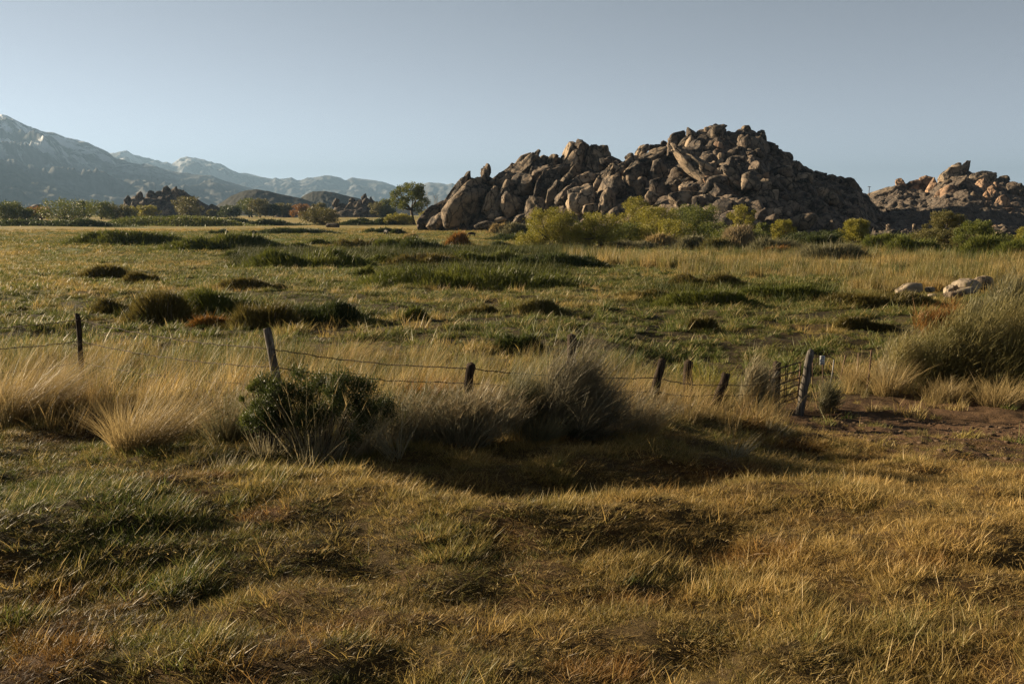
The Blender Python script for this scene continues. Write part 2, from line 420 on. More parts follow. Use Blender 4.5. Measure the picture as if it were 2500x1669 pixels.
def mountain_mat(name, rockc, scrub, snow_lo, snow_hi, scale, snow_amt=1.):
    m, t = nt(name)
    p = N_(t, 'ShaderNodeBsdfPrincipled'); p.inputs['Roughness'].default_value = .95; p.inputs['Specular IOR Level'].default_value = .05
    o = N_(t, 'ShaderNodeOutputMaterial'); t.links.new(p.outputs[0], o.inputs[0])
    g = N_(t, 'ShaderNodeNewGeometry'); se = N_(t, 'ShaderNodeSeparateXYZ'); t.links.new(g.outputs['Position'], se.inputs[0])
    no = N_(t, 'ShaderNodeTexNoise'); no.inputs['Scale'].default_value = scale; no.inputs['Detail'].default_value = 9; no.inputs['Roughness'].default_value = .65
    mp = N_(t, 'ShaderNodeMapping'); mp.inputs['Scale'].default_value = (1, 1, .35); t.links.new(g.outputs['Position'], mp.inputs[0]); t.links.new(mp.outputs[0], no.inputs['Vector'])
    a = N_(t, 'ShaderNodeMapRange'); a.inputs[1].default_value = snow_lo; a.inputs[2].default_value = snow_hi; t.links.new(se.outputs['Z'], a.inputs[0])
    ml = N_(t, 'ShaderNodeMath', operation='MULTIPLY'); b = N_(t, 'ShaderNodeMapRange'); b.inputs[1].default_value = .49; b.inputs[2].default_value = .56; t.links.new(no.outputs['Fac'], b.inputs[0])
    t.links.new(a.outputs[0], ml.inputs[0]); t.links.new(b.outputs[0], ml.inputs[1])
    m2 = N_(t, 'ShaderNodeMath', operation='MULTIPLY'); m2.inputs[1].default_value = snow_amt; t.links.new(ml.outputs[0], m2.inputs[0])
    n2 = N_(t, 'ShaderNodeTexNoise'); n2.inputs['Scale'].default_value = scale * 3; n2.inputs['Detail'].default_value = 8; n2.inputs['Roughness'].default_value = .7; t.links.new(g.outputs['Position'], n2.inputs['Vector'])
    r2 = N_(t, 'ShaderNodeMapRange'); r2.inputs[1].default_value = .4; r2.inputs[2].default_value = .62; t.links.new(n2.outputs['Fac'], r2.inputs[0])
    x0 = N_(t, 'ShaderNodeMix', data_type='RGBA'); x0.inputs[6].default_value = (*rockc, 1); x0.inputs[7].default_value = (*scrub, 1); t.links.new(r2.outputs[0], x0.inputs[0])
    x1 = N_(t, 'ShaderNodeMix', data_type='RGBA'); x1.inputs[7].default_value = (.75, .77, .8, 1); t.links.new(x0.outputs[2], x1.inputs[6]); t.links.new(m2.outputs[0], x1.inputs[0])
    t.links.new(x1.outputs[2], p.inputs['Base Color'])
    return m
R1 = [(-420, 300), (-250, 262), (-90, 290), (0, 278.5), (10, 279), (14, 285), (20, 280.5), (30, 283), (53, 294), (74, 306), (106, 317), (113, 320), (142, 326), (174, 336.5), (211, 346), (230, 352), (253, 363), (274, 375), (288, 387), (330, 398.5), (375, 404), (427, 418), (475, 426), (517, 429), (554, 442), (620, 461), (700, 481), (800, 503), (900, 520)]
R2 = [(150, 395), (240, 378), (288, 373.5), (298, 369.5), (317, 367.7), (338, 379), (380, 389), (404, 396), (414, 394), (424, 401), (446, 387), (462, 383.5), (483, 385), (517, 394.6), (544, 400), (567, 413), (588, 423), (603, 423), (627, 428), (648, 434), (669, 437), (675, 433), (685, 437), (714, 433), (727, 440), (737, 439.6), (753, 434), (774, 433), (793, 428.5), (811, 429), (825, 432), (846, 441), (861, 434), (883, 437), (917, 440), (949, 447), (972, 457), (1001, 463), (1033, 449), (1049, 445), (1075, 447), (1091, 450), (1104, 447), (1120, 455), (1200, 472), (1400, 484), (1800, 500), (2200, 514)]
R0 = [(-700, 330), (-400, 350), (-150, 362), (0, 383), (60, 415), (120, 440), (200, 470), (300, 503), (360, 515)]
mm1 = mountain_mat('granite_range', (.085, .085, .085), (.05, .052, .045), 330, 800, .0026, 1.)
mm2 = mountain_mat('far_granite_range', (.10, .10, .10), (.07, .068, .065), 300, 1000, .0018, .55)
mm0 = mountain_mat('scrub_foothill', (.07, .068, .055), (.042, .045, .034), 5000, 9000, .004, 0)
mountain('mountain_range', R2, 17000, 5200, 'pale hazy mountain range with thin snow streaks, farthest away', mm2, 5)
mountain('mountain', R1, 10500, 5200, 'tall hazy blue mountain slope with snow on its crest, at left edge', mm1, 11)
mountain('foothill', R0, 6800, 2500, 'low hazy foothill in front of the tall mountain, bottom left', mm0, 23)
hm = mountain_mat('dark_hill', (.045, .042, .034), (.018, .021, .016), 5000, 9000, .03, 0)
mountain('hill', [(480, 524), (534, 499), (567, 478), (598, 466), (627, 462), (660, 467), (690, 475), (737, 484), (772, 497), (820, 512), (860, 522)], 2300, 420, 'broad dark rounded hill in front of the mountains, left of the pair', hm, 31, rough=.12, cols=220, rows=50, spur=.35)
mountain('hill', [(690, 515), (715, 497), (732, 485), (748, 475), (764, 468), (790, 466), (817, 470), (848, 478), (875, 484), (920, 497), (980, 508), (1080, 520)], 2700, 420, 'smaller dark rounded hill in front of the mountains, right of the pair', hm, 37, rough=.12, cols=220, rows=50, spur=.35)

# ------------------------------------------------------------------ boulders
_ico = {}
def ico(level):
    if level not in _ico:
        bm = bmesh.new(); bmesh.ops.create_icosphere(bm, subdivisions=level, radius=1)
        _ico[level] = (np.array([v.co[:] for v in bm.verts]), np.array([[v.index for v in f.verts] for f in bm.faces])); bm.free()
    return _ico[level]
def boulder_geo(level, seed, cuts=14, rough=.085, cracks=4, lo=.5):
    rg = np.random.default_rng(seed)
    V, Fa = ico(level); P = V.copy()
    P = np.sign(P) * np.abs(P) ** .74
    for _ in range(cuts):
        n = rg.normal(size=3); n /= np.linalg.norm(n); h = rg.uniform(lo, .95)
        s = P @ n; P = P - np.outer(np.maximum(s - h, 0) * .93, n)
    o = rg.uniform(0, 100, 3)
    P = P * (1 + rough * 2.2 * (vn3(V * 1.6 + o, seed) - .5) + rough * 1.2 * (vn3(V * 4 + o, seed + 1) - .5) + rough * .6 * (vn3(V * 9 + o, seed + 2) - .5))[:, None]
    for _ in range(cracks):
        n = rg.normal(size=3); n /= np.linalg.norm(n); c = rg.uniform(-.5, .5)
        d = P @ n - c + .12 * (vn3(V * 2.5 + o, seed + 3) - .5)
        P = P * (1 - .15 * np.exp(-(d / .05) ** 2))[:, None]
    return P, Fa
def boulder(parent, cen, ext, rot, mat, level, seed, **kw):
    """ext half sizes (along tilt, depth, across); rot about the view axis"""
    P, Fa = boulder_geo(level, seed, **kw)
    P = P * np.array(ext)
    c, s = math.cos(rot), math.sin(rot)
    X = P[:, 0] * c - P[:, 2] * s; Z = P[:, 0] * s + P[:, 2] * c
    ob = mk('boulder', np.stack([X, P[:, 1], Z], 1), Fa, mat, parent, smooth=True)
    ob.location = [float(v) for v in (np.array(cen) - np.array(parent.location))]
    return ob
def lumps(P, cs, seed):
    """distance to the nearest point of a jittered lattice, in cells"""
    p = P / cs * np.array([1, .8, 1.25]); i = np.floor(p); best = np.full(len(P), 9.)
    for dx in (-1, 0, 1):
        for dy in (-1, 0, 1):
            for dz in (-1, 0, 1):
                c = i + np.array([dx, dy, dz])
                f = np.stack([hsh(c[:, 0], c[:, 1], c[:, 2], seed + k) for k in range(3)], 1)
                best = np.minimum(best, np.linalg.norm(c + f - p, axis=1))
    return best
class Core:
    """rocky mass under a pile of boulders: ridge outline over base, real depth"""
    def __init__(s, px, ridge, basey, ybase, yridge, g=1.0, back=1.0):
        s.px = np.array(px, float); s.ridge = np.array(ridge, float); s.by = np.array(ybase, float); s.ry = np.array(yridge, float); s.g = g
    def prof(s, px, S):
        yb = np.interp(px, s.px, s.by); yr = np.interp(px, s.px, s.ry); rp = np.interp(px, s.px, s.ridge)
        v = (834.5 - rp) / F; zr = H_CAM + yr * (-SP + v * CP) / (CP + v * SP)
        zb = np.interp(yb, PR, PZ) - .5
        Sc = np.clip(S, 0, 1)
        Y = yb + (yr - yb) * S
        gg = Sc ** s.g
        Z = zb + (zr - zb) * gg
        Z = np.where(S > 1, zr - (zr - zb) * (S - 1) * 1.3, Z)
        return xcol(px, Y, Z), Y, Z
    def hit(s, px, py):
        S = np.linspace(0, 1, 160); X, Y, Z = s.prof(np.full(160, float(px)), S); _, q = proj(X, Y, Z)
        k = np.argmax(q <= py) if (q <= py).any() else 159
        return np.array([X[k], Y[k], Z[k]]), S[k]
    def mesh(s, parent, mat, cols, seed, amp, name='bedrock', lump=5., rows=46):
        S = np.concatenate([np.linspace(0, 1, rows), np.linspace(1.02, 1.8, 9)]); px = np.linspace(s.px[0], s.px[-1], cols)
        P, SS = np.meshgrid(px, S); X, Y, Z = s.prof(P, SS)
        Z = Z + amp * (fbm2(X / 9, Y / 9, seed, 4) - .55) * np.clip(SS * 4, 0, 1) + amp * .5 * (fbm2(X / 2.5, Y / 2.5, seed + 4, 3) - .5)
        V = np.stack([X, Y, Z], -1).reshape(-1, 3)
        e = (.28 + .72 * sst(1600, 1750, P.ravel())) * np.clip(SS.ravel() * 6, 0, 1) * np.clip((1.8 - SS.ravel()) * 3, 0, 1)
        for cs, am in ((lump, 1.), (lump * .42, .8)):
            dn = lumps(V, cs, seed + int(cs * 10)); h = cs * .62 * np.clip(1.15 - dn / .72, 0, .8) * am * e
            V = V + h[:, None] * np.array([-.1, -.62, .6])
        i = np.arange(len(S) - 1)[:, None] * cols; j = np.arange(cols - 1)[None]
        q = np.stack([i + j, i + j + 1, i + cols + j + 1, i + cols + j], -1).reshape(-1, 4)
        V = V - np.array(parent.location)
        return mk(name, V, q, mat, parent, smooth=True)

granite = rock_mat('weathered_granite', (.195, .148, .102), (.046, .039, .033), (.31, .245, .175), 1.3, (.44, .58))
granite_dark = rock_mat('patinated_granite', (.115, .087, .063), (.032, .028, .025), (.22, .172, .125), 1.5, (.42, .58))
granite_red = rock_mat('reddish_granite', (.25, .16, .10), (.075, .052, .038), (.33, .23, .155), 1.3)
granite_pale = rock_mat('pale_granite', (.24, .195, .14), (.10, .08, .058), (.32, .265, .2), 3.5, dist=.04)
scree = rock_mat('scree_slope', (.11, .085, .064), (.045, .038, .031), (.22, .175, .13), 2.0, pat=(.4, .6))
VAR = {}
def variant(mat, k, level=3):
    key = (mat.name, k, level)
    if key not in VAR:
        P, Fa = boulder_geo(level, 900 + k * 7, cuts=11 + k % 5, rough=.10, cracks=2)
        o = mk('boulder', P, Fa, mat, smooth=True); VAR[key] = o.data; bpy.data.objects.remove(o)
    return VAR[key]
def fill_boulder(parent, cen, size, mat, rg, flat=.75):
    o = link('boulder', variant(mat, int(rg.integers(0, 12))), parent)
    o.location = [float(v) for v in (np.array(cen) - np.array(parent.location))]
    o.rotation_euler = [float(v) for v in (rg.uniform(-.6, .6), rg.uniform(-.6, .6), rg.uniform(0, 6.28))]
    o.scale = [float(size * v) for v in (rg.uniform(.8, 1.25), rg.uniform(.7, 1.1), rg.uniform(flat - .15, flat + .3))]
    return o

# --- main rock hill
MPX = [1020, 1050, 1085, 1130, 1165, 1205, 1250, 1300, 1340, 1380, 1430, 1480, 1530, 1560, 1600, 1650, 1690, 1730, 1755, 1790, 1830, 1855, 1880, 1930, 1985, 2040, 2085, 2110, 2140, 2165]
MRY = [562, 535, 505, 472, 456, 440, 404, 404, 400, 396, 392, 392, 402, 384, 368, 356, 336, 318, 316, 330, 322, 334, 372, 406, 432, 442, 458, 484, 525, 560]
MBY = np.interp(MPX, [1020, 1200, 1400, 1600, 1800, 2000, 2165], [400, 385, 350, 310, 290, 300, 330])
MYR = np.interp(MPX, [1020, 1200, 1300, 1500, 1620, 1760, 2000, 2165], [404, 400, 405, 392, 410, 425, 410, 400])
main = Core(MPX, MRY, None, MBY, MYR, g=.95)
hill_root = thing('rock_hill', 'large hill of piled brown granite boulders rising to a dark peak, right of centre', 'rock hill', (45, 380, -2))
main.mesh(hill_root, granite_dark, 420, 71, 3.0, lump=8.0, rows=95)  # dark granite on the core also paints shade into gaps between boulders
Z1 = (1000, 280, .25543); Z2 = (1500, 280, .26394); Z3 = (1950, 380, .25510)
big = []   # zoom frame, cx, cy, long, short, angle(deg, up-right positive), material index, level
def B(z, cx, cy, L, S, a, m=0, lv=4, push=0.): big.append((z, cx, cy, L, S, a, m, lv, push))
B(Z1, 235, 950, 370, 130, 44, 1); B(Z1, 165, 995, 160, 70, 50, 0, 3); B(Z1, 300, 985, 260, 120, 40, 0)
B(Z1, 480, 760, 400, 150, 52, 1); B(Z1, 575, 640, 110, 90, 10, 1, 3); B(Z1, 575, 850, 530, 270, 42, 0); B(Z1, 430, 960, 240, 150, 75, 0)
B(Z1, 728, 585, 185, 92, 84, 1); B(Z1, 768, 625, 60, 70, 60, 1, 3); B(Z1, 865, 625, 280, 150, 35, 1)
B(Z1, 1080, 505, 400, 150, 41, 0); B(Z1, 890, 660, 330, 130, 42, 0); B(Z1, 1135, 520, 240, 180, 25, 0); B(Z1, 1090, 680, 260, 240, 80, 0)
B(Z1, 775, 865, 280, 120, 72, 0); B(Z1, 870, 810, 330, 160, 66, 0); B(Z1, 970, 870, 240, 170, 70, 0); B(Z1, 830, 970, 180, 110, 20, 0, 3)
B(Z1, 1215, 920, 260, 190, 82, 0, 4, 6); B(Z1, 1146, 384, 44, 32, 0, 1, 3); B(Z1, 1280, 432, 90, 80, 10, 1, 3); B(Z1, 1375, 442, 160, 130, 60, 0); B(Z1, 1470, 434, 90, 64, 60, 1, 3)
B(Z1, 1350, 560, 330, 200, 10, 1); B(Z1, 1330, 700, 330, 220, 60, 1); B(Z1, 1240, 560, 220, 170, 50, 1)
B(Z1, 1572, 415, 420, 200, 58, 0); B(Z1, 1660, 330, 190, 130, 110, 1); B(Z1, 1780, 432, 310, 200, 76, 0); B(Z1, 1862, 370, 150, 74, 100, 0, 3); B(Z1, 1630, 252, 50, 34, 0, 1, 3)
B(Z1, 1525, 520, 130, 60, 55, 0, 3); B(Z1, 1575, 560, 150, 90, 62, 0, 3); B(Z1, 1920, 480, 260, 130, -20, 1)
B(Z1, 1650, 635, 250, 110, 22, 0); B(Z1, 1355, 770, 250, 90, 72, 0); B(Z1, 1440, 730, 270, 110, 60, 0); B(Z1, 1520, 770, 260, 150, 50, 1); B(Z1, 1445, 830, 130, 80, 20, 0, 3)
B(Z1, 1650, 800, 310, 250, 40, 0, 4, 4); B(Z1, 1950, 730, 380, 250, 58, 0); B(Z1, 1890, 610, 290, 110, 60, 0); B(Z1, 1800, 668, 160, 80, 58, 0, 3); B(Z1, 1905, 835, 220, 180, 75, 0)
B(Z1, 2050, 530, 330, 130, 42, 0); B(Z1, 2240, 445, 400, 120, 28, 0); B(Z1, 1730, 890, 150, 100, 25, 0, 3, 5); B(Z1, 1985, 950, 220, 110, 30, 0, 3, 6)
B(Z1, 740, 1050, 230, 70, 15, 0, 3, 4); B(Z1, 870, 1005, 110, 50, 5, 0, 3, 5); B(Z1, 1050, 1000, 200, 70, 20, 0, 3, 5)
B(Z2, 205, 565, 290, 200, 70, 0); B(Z2, 130, 640, 180, 110, 100, 0, 3); B(Z2, 234, 655, 195, 118, 82, 0, 4, 4); B(Z2, 435, 540, 220, 170, 115, 0); B(Z2, 395, 700, 260, 180, 95, 1)
B(Z2, 335, 775, 130, 110, 60, 0, 3, 4); B(Z2, 50, 545, 200, 110, 45, 0); B(Z2, 290, 420, 260, 130, 20, 0); B(Z2, 440, 345, 170, 90, 25, 0); B(Z2, 540, 400, 190, 150, 110, 1)
B(Z2, 362, 315, 135, 84, -8, 1); B(Z2, 250, 345, 150, 80, 35, 0); B(Z2, 145, 404, 84, 72, 30, 1, 3); B(Z2, 455, 272, 64, 60, 120, 1, 3); B(Z2, 550, 285, 130, 90, 0, 1)
B(Z2, 900, 600, 800, 190, -44, 0, 4, 0); B(Z2, 1140, 670, 480, 110, -53, 0, 4, 3); B(Z2, 690, 560, 260, 160, -30, 1); B(Z2, 610, 620, 260, 130, 20, 1); B(Z2, 735, 705, 220, 130, -25, 0)
B(Z2, 650, 795, 270, 160, 5, 0, 4, 3); B(Z2, 870, 815, 170, 120, -15, 0); B(Z2, 1010, 750, 330, 180, -35, 1); B(Z2, 865, 605, 95, 64, 0, 2, 3, 5); B(Z2, 760, 440, 260, 130, -35, 1)
B(Z2, 1010, 490, 90, 70, 90, 0, 3, 4)
B(Z2, 930, 155, 190, 110, 10, 1); B(Z2, 985, 135, 70, 60, 0, 1, 3); B(Z2, 900, 115, 60, 40, 20, 1, 3); B(Z2, 945, 105, 56, 36, 0, 1, 3); B(Z2, 815, 185, 110, 80, 20, 0, 3); B(Z2, 1005, 228, 100, 84, 30, 0, 3); B(Z2, 730, 205, 80, 60, 60, 1, 3)
B(Z2, 960, 300, 90, 80, 60, 2, 3, 3); B(Z2, 945, 370, 110, 90, 80, 2, 3, 3); B(Z2, 990, 405, 100, 60, 95, 0, 3, 3); B(Z2, 965, 450, 80, 60, 30, 0, 3, 3)
B(Z2, 650, 285, 170, 110, 50, 0, 3); B(Z2, 650, 355, 100, 70, 0, 2, 3, 2); B(Z2, 710, 345, 90, 60, 30, 0, 3, 2)
B(Z2, 1195, 265, 210, 180, 90, 1); B(Z2, 1218, 137, 100, 76, 0, 0, 4); B(Z2, 1160, 165, 90, 50, 25, 1, 3); B(Z2, 1372, 245, 170, 84, 110, 1); B(Z2, 1300, 210, 90, 70, 0, 1, 3)
B(Z2, 1250, 605, 80, 64, 60, 2, 3, 4); B(Z2, 1270, 660, 66, 56, 20, 2, 3, 4); B(Z2, 1448, 690, 98, 92, 30, 2, 4, 5); B(Z2, 1390, 585, 110, 70, 30, 2, 3, 4); B(Z2, 1330, 580, 60, 50, 60, 2, 3, 4)
B(Z2, 1390, 755, 50, 40, 60, 2, 3, 3); B(Z2, 1470, 775, 60, 46, 0, 2, 3, 3); B(Z2, 1590, 775, 90, 70, 30, 1, 3, 3); B(Z2, 1545, 880, 80, 60, 80, 0, 3, 3); B(Z2, 1620, 850, 110, 70, 70, 0, 3, 3); B(Z2, 1580, 930, 80, 60, 0, 0, 3, 3); B(Z2, 1680, 850, 70, 60, 40, 0, 3, 3)
B(Z2, 1800, 855, 60, 40, 0, 2, 3, 3); B(Z2, 1870, 865, 50, 50, 0, 0, 3, 3)
for a_, b_, c_ in ((1430, 330, 150), (1500, 420, 140), (1580, 480, 120), (1680, 540, 150), (1780, 590, 130), (1820, 580, 90), (1920, 605, 130), (1990, 640, 120), (2090, 630, 130), (2180, 690, 150), (2260, 750, 110), (1420, 440, 150), (1340, 380, 140), (1550, 560, 120), (1640, 640, 140), (1760, 690, 150), (1900, 720, 150), (2050, 760, 150)):
    B(Z2, a_, b_, c_ * 1.25, c_ * .85, -38 + (a_ * 7 % 60) - 30, 1, 4)
mats3 = (granite, granite_dark, granite_red)
def place_big(lst, core, root, seed, fwd=0., grow=1.1):
    for k, (z, cx, cy, L, S, a, m, lv, push) in enumerate(lst):
        px, py = z[0] + cx * z[2], z[1] + cy * z[2]
        p, s_ = core.hit(px, py)
        Y = p[1] - push - fwd
        c = at(px, py, Y); mpp = Y / F * .5
        e = (L * z[2] * mpp, (L * .35 + S * .65) * z[2] * mpp * .95, S * z[2] * mpp)
        boulder(root, c, [v * grow for v in e], math.radians(a), mats3[m], lv, seed + k * 3)
place_big(big, main, hill_root, 300, 6.0, 1.26)
rg = np.random.default_rng(5)
n = 0
while n < 165:
    px = rg.uniform(1060, 2130); py = rg.uniform(320, 575)
    rp = np.interp(px, main.px, main.ridge)
    if py < rp + 2: continue
    left = px < 1640
    if left and rg.uniform() < .95: continue
    p, s_ = main.hit(px, py)
    if s_ < .03: continue
    sz = rg.uniform(1.6, 3.4) if left else (rg.uniform(.8, 1.8) if rg.uniform() < .35 else rg.uniform(2.2, 5.0))
    if px > 2035: sz = min(sz, 1.5)
    fill_boulder(hill_root, p + (np.array([0, .3 * sz, -.1 * sz]) if left else np.array([-.1 * sz, -.35 * sz - 2., .3 * sz + .8])), sz, granite_dark if rg.uniform() < .6 else granite, rg); n += 1

# --- right ridge, farther away
RPX = [2090, 2120, 2165, 2190, 2230, 2260, 2290, 2320, 2360, 2400, 2440, 2470, 2520, 2600, 2700, 2850]
RRY = [505, 488, 474, 462, 470, 468, 448, 432, 420, 436, 440, 452, 470, 475, 490, 520]
ridge = Core(RPX, RRY, None, np.full(len(RPX), 330.), np.full(len(RPX), 560.), g=1.0)
ridge_root = thing('rock_ridge', 'reddish granite rock ridge with a tall tower, at right edge', 'rock ridge', (240, 450, -2))
ridge.mesh(ridge_root, scree, 260, 81, 4.0, lump=4.5, rows=80)
big2 = []
def B2(cx, cy, L, S, a, m=2, lv=4, push=0.): big2.append((Z3, cx, cy, L, S, a, m, lv, push))
B2(810, 385, 380, 130, 20, 0); B2(985, 305, 140, 100, 105); B2(1085, 270, 150, 64, 20); B2(1230, 242, 105, 84, 10); B2(1070, 330, 150, 70, 45); B2(1170, 330, 170, 90, 20); B2(1270, 330, 210, 110, 65)
B2(1470, 215, 280, 220, 55, 0); B2(1590, 145, 150, 80, 80, 0); B2(1522, 92, 56, 50, 0, 0, 3); B2(1450, 370, 200, 150, 40, 2); B2(1570, 340, 210, 130, 110, 1)
B2(1720, 270, 260, 190, 60, 0); B2(1745, 182, 110, 60, 10, 0, 3); B2(1750, 330, 200, 150, 40); B2(1700, 300, 80, 70, 0, 2, 3, 4); B2(1850, 400, 190, 80, 95); B2(1800, 430, 150, 60, 110, 2, 3); B2(1910, 330, 130, 70, 100, 2, 3); B2(1935, 262, 150, 100, 10, 1)
B2(1920, 480, 170, 100, 45); B2(1990, 530, 150, 60, 0, 2, 3); B2(2070, 390, 230, 150, 120, 1); B2(2150, 420, 250, 150, 100, 1); B2(1330, 400, 130, 70, 70, 2, 3); B2(1620, 470, 150, 70, 0, 0, 3); B2(1390, 300, 120, 120, 90, 0, 3)
B2(1700, 420, 130, 90, -45, 0, 3); B2(2280, 420, 300, 160, 160, 1); B2(2430, 470, 300, 150, 160, 1)
place_big(big2, ridge, ridge_root, 1300, 3.0, 1.35)
n = 0
while n < 120:
    px = rg.uniform(2110, 2640); py = rg.uniform(440, 575)
    if py < np.interp(px, ridge.px, ridge.ridge) + 6: continue
    p, s_ = ridge.hit(px, py)
    if s_ < .02: continue
    sz = rg.uniform(.6, 1.4) if s_ < .5 else rg.uniform(1.5, 3.8)
    fill_boulder(ridge_root, p, sz, granite_dark if rg.uniform() < .5 else scree, rg); n += 1

# --- small far outcrops, left
def outcrop(label, px, ridgey, basepy, front, back, stones, seed, mat=granite_dark, fills=25, fs=(.8, 2.0), loc=None):
    g = ghit((px[0] + px[-1]) / 2, basepy)
    Yb = g[1]
    core = Core(px, ridgey, None, np.full(len(px), Yb), np.full(len(px), Yb + back), g=.8)
    root = thing('rock_outcrop', label, 'rock outcrop', (g[0], g[1], g[2]))
    core.mesh(root, mat, 90, seed, 1.5, lump=max(back * .14, .8), rows=40)
    l2 = [((0, 0, 1.), *s) for s in stones]
    place_big([(z, cx, cy, L, S, a, m, lv, 0.) for (z, cx, cy, L, S, a, m, lv) in l2], core, root, seed * 11)
    rq = np.random.default_rng(seed); k = 0
    while k < fills:
        x = rq.uniform(px[0], px[-1]); y = rq.uniform(min(ridgey), basepy)
        if y < np.interp(x, px, ridgey) + 2: continue
        p, s_ = core.hit(x, y); fill_boulder(root, p, rq.uniform(*fs), mat, rq); k += 1
    return core, root
zz = lambda cx, cy, L, S, a, m=1, lv=3: (cx * .2639, 260 + cy * .2639, L * .2639, S * .2639, a, m, lv)
outcrop('dark jagged rock outcrop rising behind bushes in the left distance', [290, 305, 330, 352, 375, 395, 410, 440, 470, 490, 505, 530, 545], [520, 492, 478, 484, 472, 474, 464, 462, 480, 490, 500, 512, 528], 529, 0, 35,
        [zz(1175, 890, 150, 80, 95), zz(1285, 870, 170, 90, 85), zz(1310, 930, 140, 80, 60), zz(1400, 830, 110, 90, 60), zz(1460, 820, 90, 60, 30), zz(1530, 800, 130, 80, 60), zz(1545, 758, 60, 36, 80), zz(1620, 810, 170, 110, 110), zz(1500, 880, 170, 110, 40), zz(1720, 840, 110, 80, 120), zz(1800, 890, 150, 90, 110), zz(1840, 930, 150, 90, 110), zz(1430, 940, 150, 100, 50), zz(1550, 960, 150, 100, 30), zz(1170, 945, 120, 80, 30), zz(1240, 930, 90, 60, 80)], 91, fills=40, fs=(1.2, 2.6))
z5 = lambda cx, cy, L, S, a, m=1, lv=3: (500 + cx * .2639, 400 + cy * .2639, L * .2639, S * .2639, a, m, lv)
outcrop('dark boulder outcrop with a round block on top, left of the lone tree', [805, 820, 850, 870, 890, 912, 930, 955, 975], [520, 505, 500, 490, 490, 488, 502, 508, 525], 530, 0, 25,
        [z5(1205, 365, 90, 64, 60), z5(1362, 340, 60, 50, 20), z5(1475, 308, 84, 56, 80), z5(1540, 350, 90, 50, 90), z5(1330, 405, 100, 80, 60, 0), z5(1420, 400, 130, 100, 60, 0), z5(1265, 378, 80, 40, 0), z5(1500, 365, 90, 80, 60), z5(1230, 430, 110, 70, 10), z5(1440, 455, 140, 80, 20), z5(1600, 430, 140, 70, 10), z5(1690, 450, 110, 60, 0), z5(1290, 460, 110, 60, 0)], 95, fills=30, fs=(.8, 1.8))
outcrop('low dark rock mound with a small tree on its top, far left', [495, 505, 518, 530, 545, 556], [522, 505, 498, 503, 514, 528], 529, 0, 14, [(512, 512, 26, 18, 60, 1, 3), (526, 514, 24, 18, 120, 1, 3)], 97, fills=8, fs=(.8, 1.6))
outcrop('low dark rounded rock beside the far trees, left of the gold meadow strip', [672, 690, 706, 718, 728], [526, 512, 507, 514, 527], 529, 0, 12, [(700, 518, 40, 22, 10, 1, 3), (714, 521, 22, 14, 120, 1, 3)], 99, fills=5, fs=(.7, 1.3))
# rocks at the foot of the right ridge
core4, _ = outcrop('row of dark standing rocks at the foot of the right ridge', [2120, 2135, 2170, 2200, 2240, 2260], [580, 566, 560, 566, 562, 580], 584, 0, 14,
        [(2133, 566, 26, 11, 85, 0, 3), (2169, 558, 34, 12, 95, 0, 4), (2180, 570, 24, 16, 40, 1, 3), (2200, 570, 26, 12, 30, 1, 3), (2232, 556, 18, 14, 80, 0, 3), (2243, 562, 20, 14, 100, 0, 3), (2228, 572, 24, 12, 20, 1, 3)], 101, fills=12, fs=(.4, .9))
outcrop('pile of pale lit boulders behind the right-hand trees', [2410, 2425, 2450, 2480, 2500, 2540, 2600], [575, 558, 552, 566, 560, 566, 590], 592, 0, 14,
        [(2432, 556, 26, 16, 20, 2, 3), (2455, 570, 28, 18, 10, 0, 4), (2447, 556, 16, 16, 60, 2, 3), (2470, 576, 16, 14, 0, 0, 3), (2491, 562, 14, 14, 80, 0, 3)], 103, mat=granite, fills=10, fs=(.4, .9))

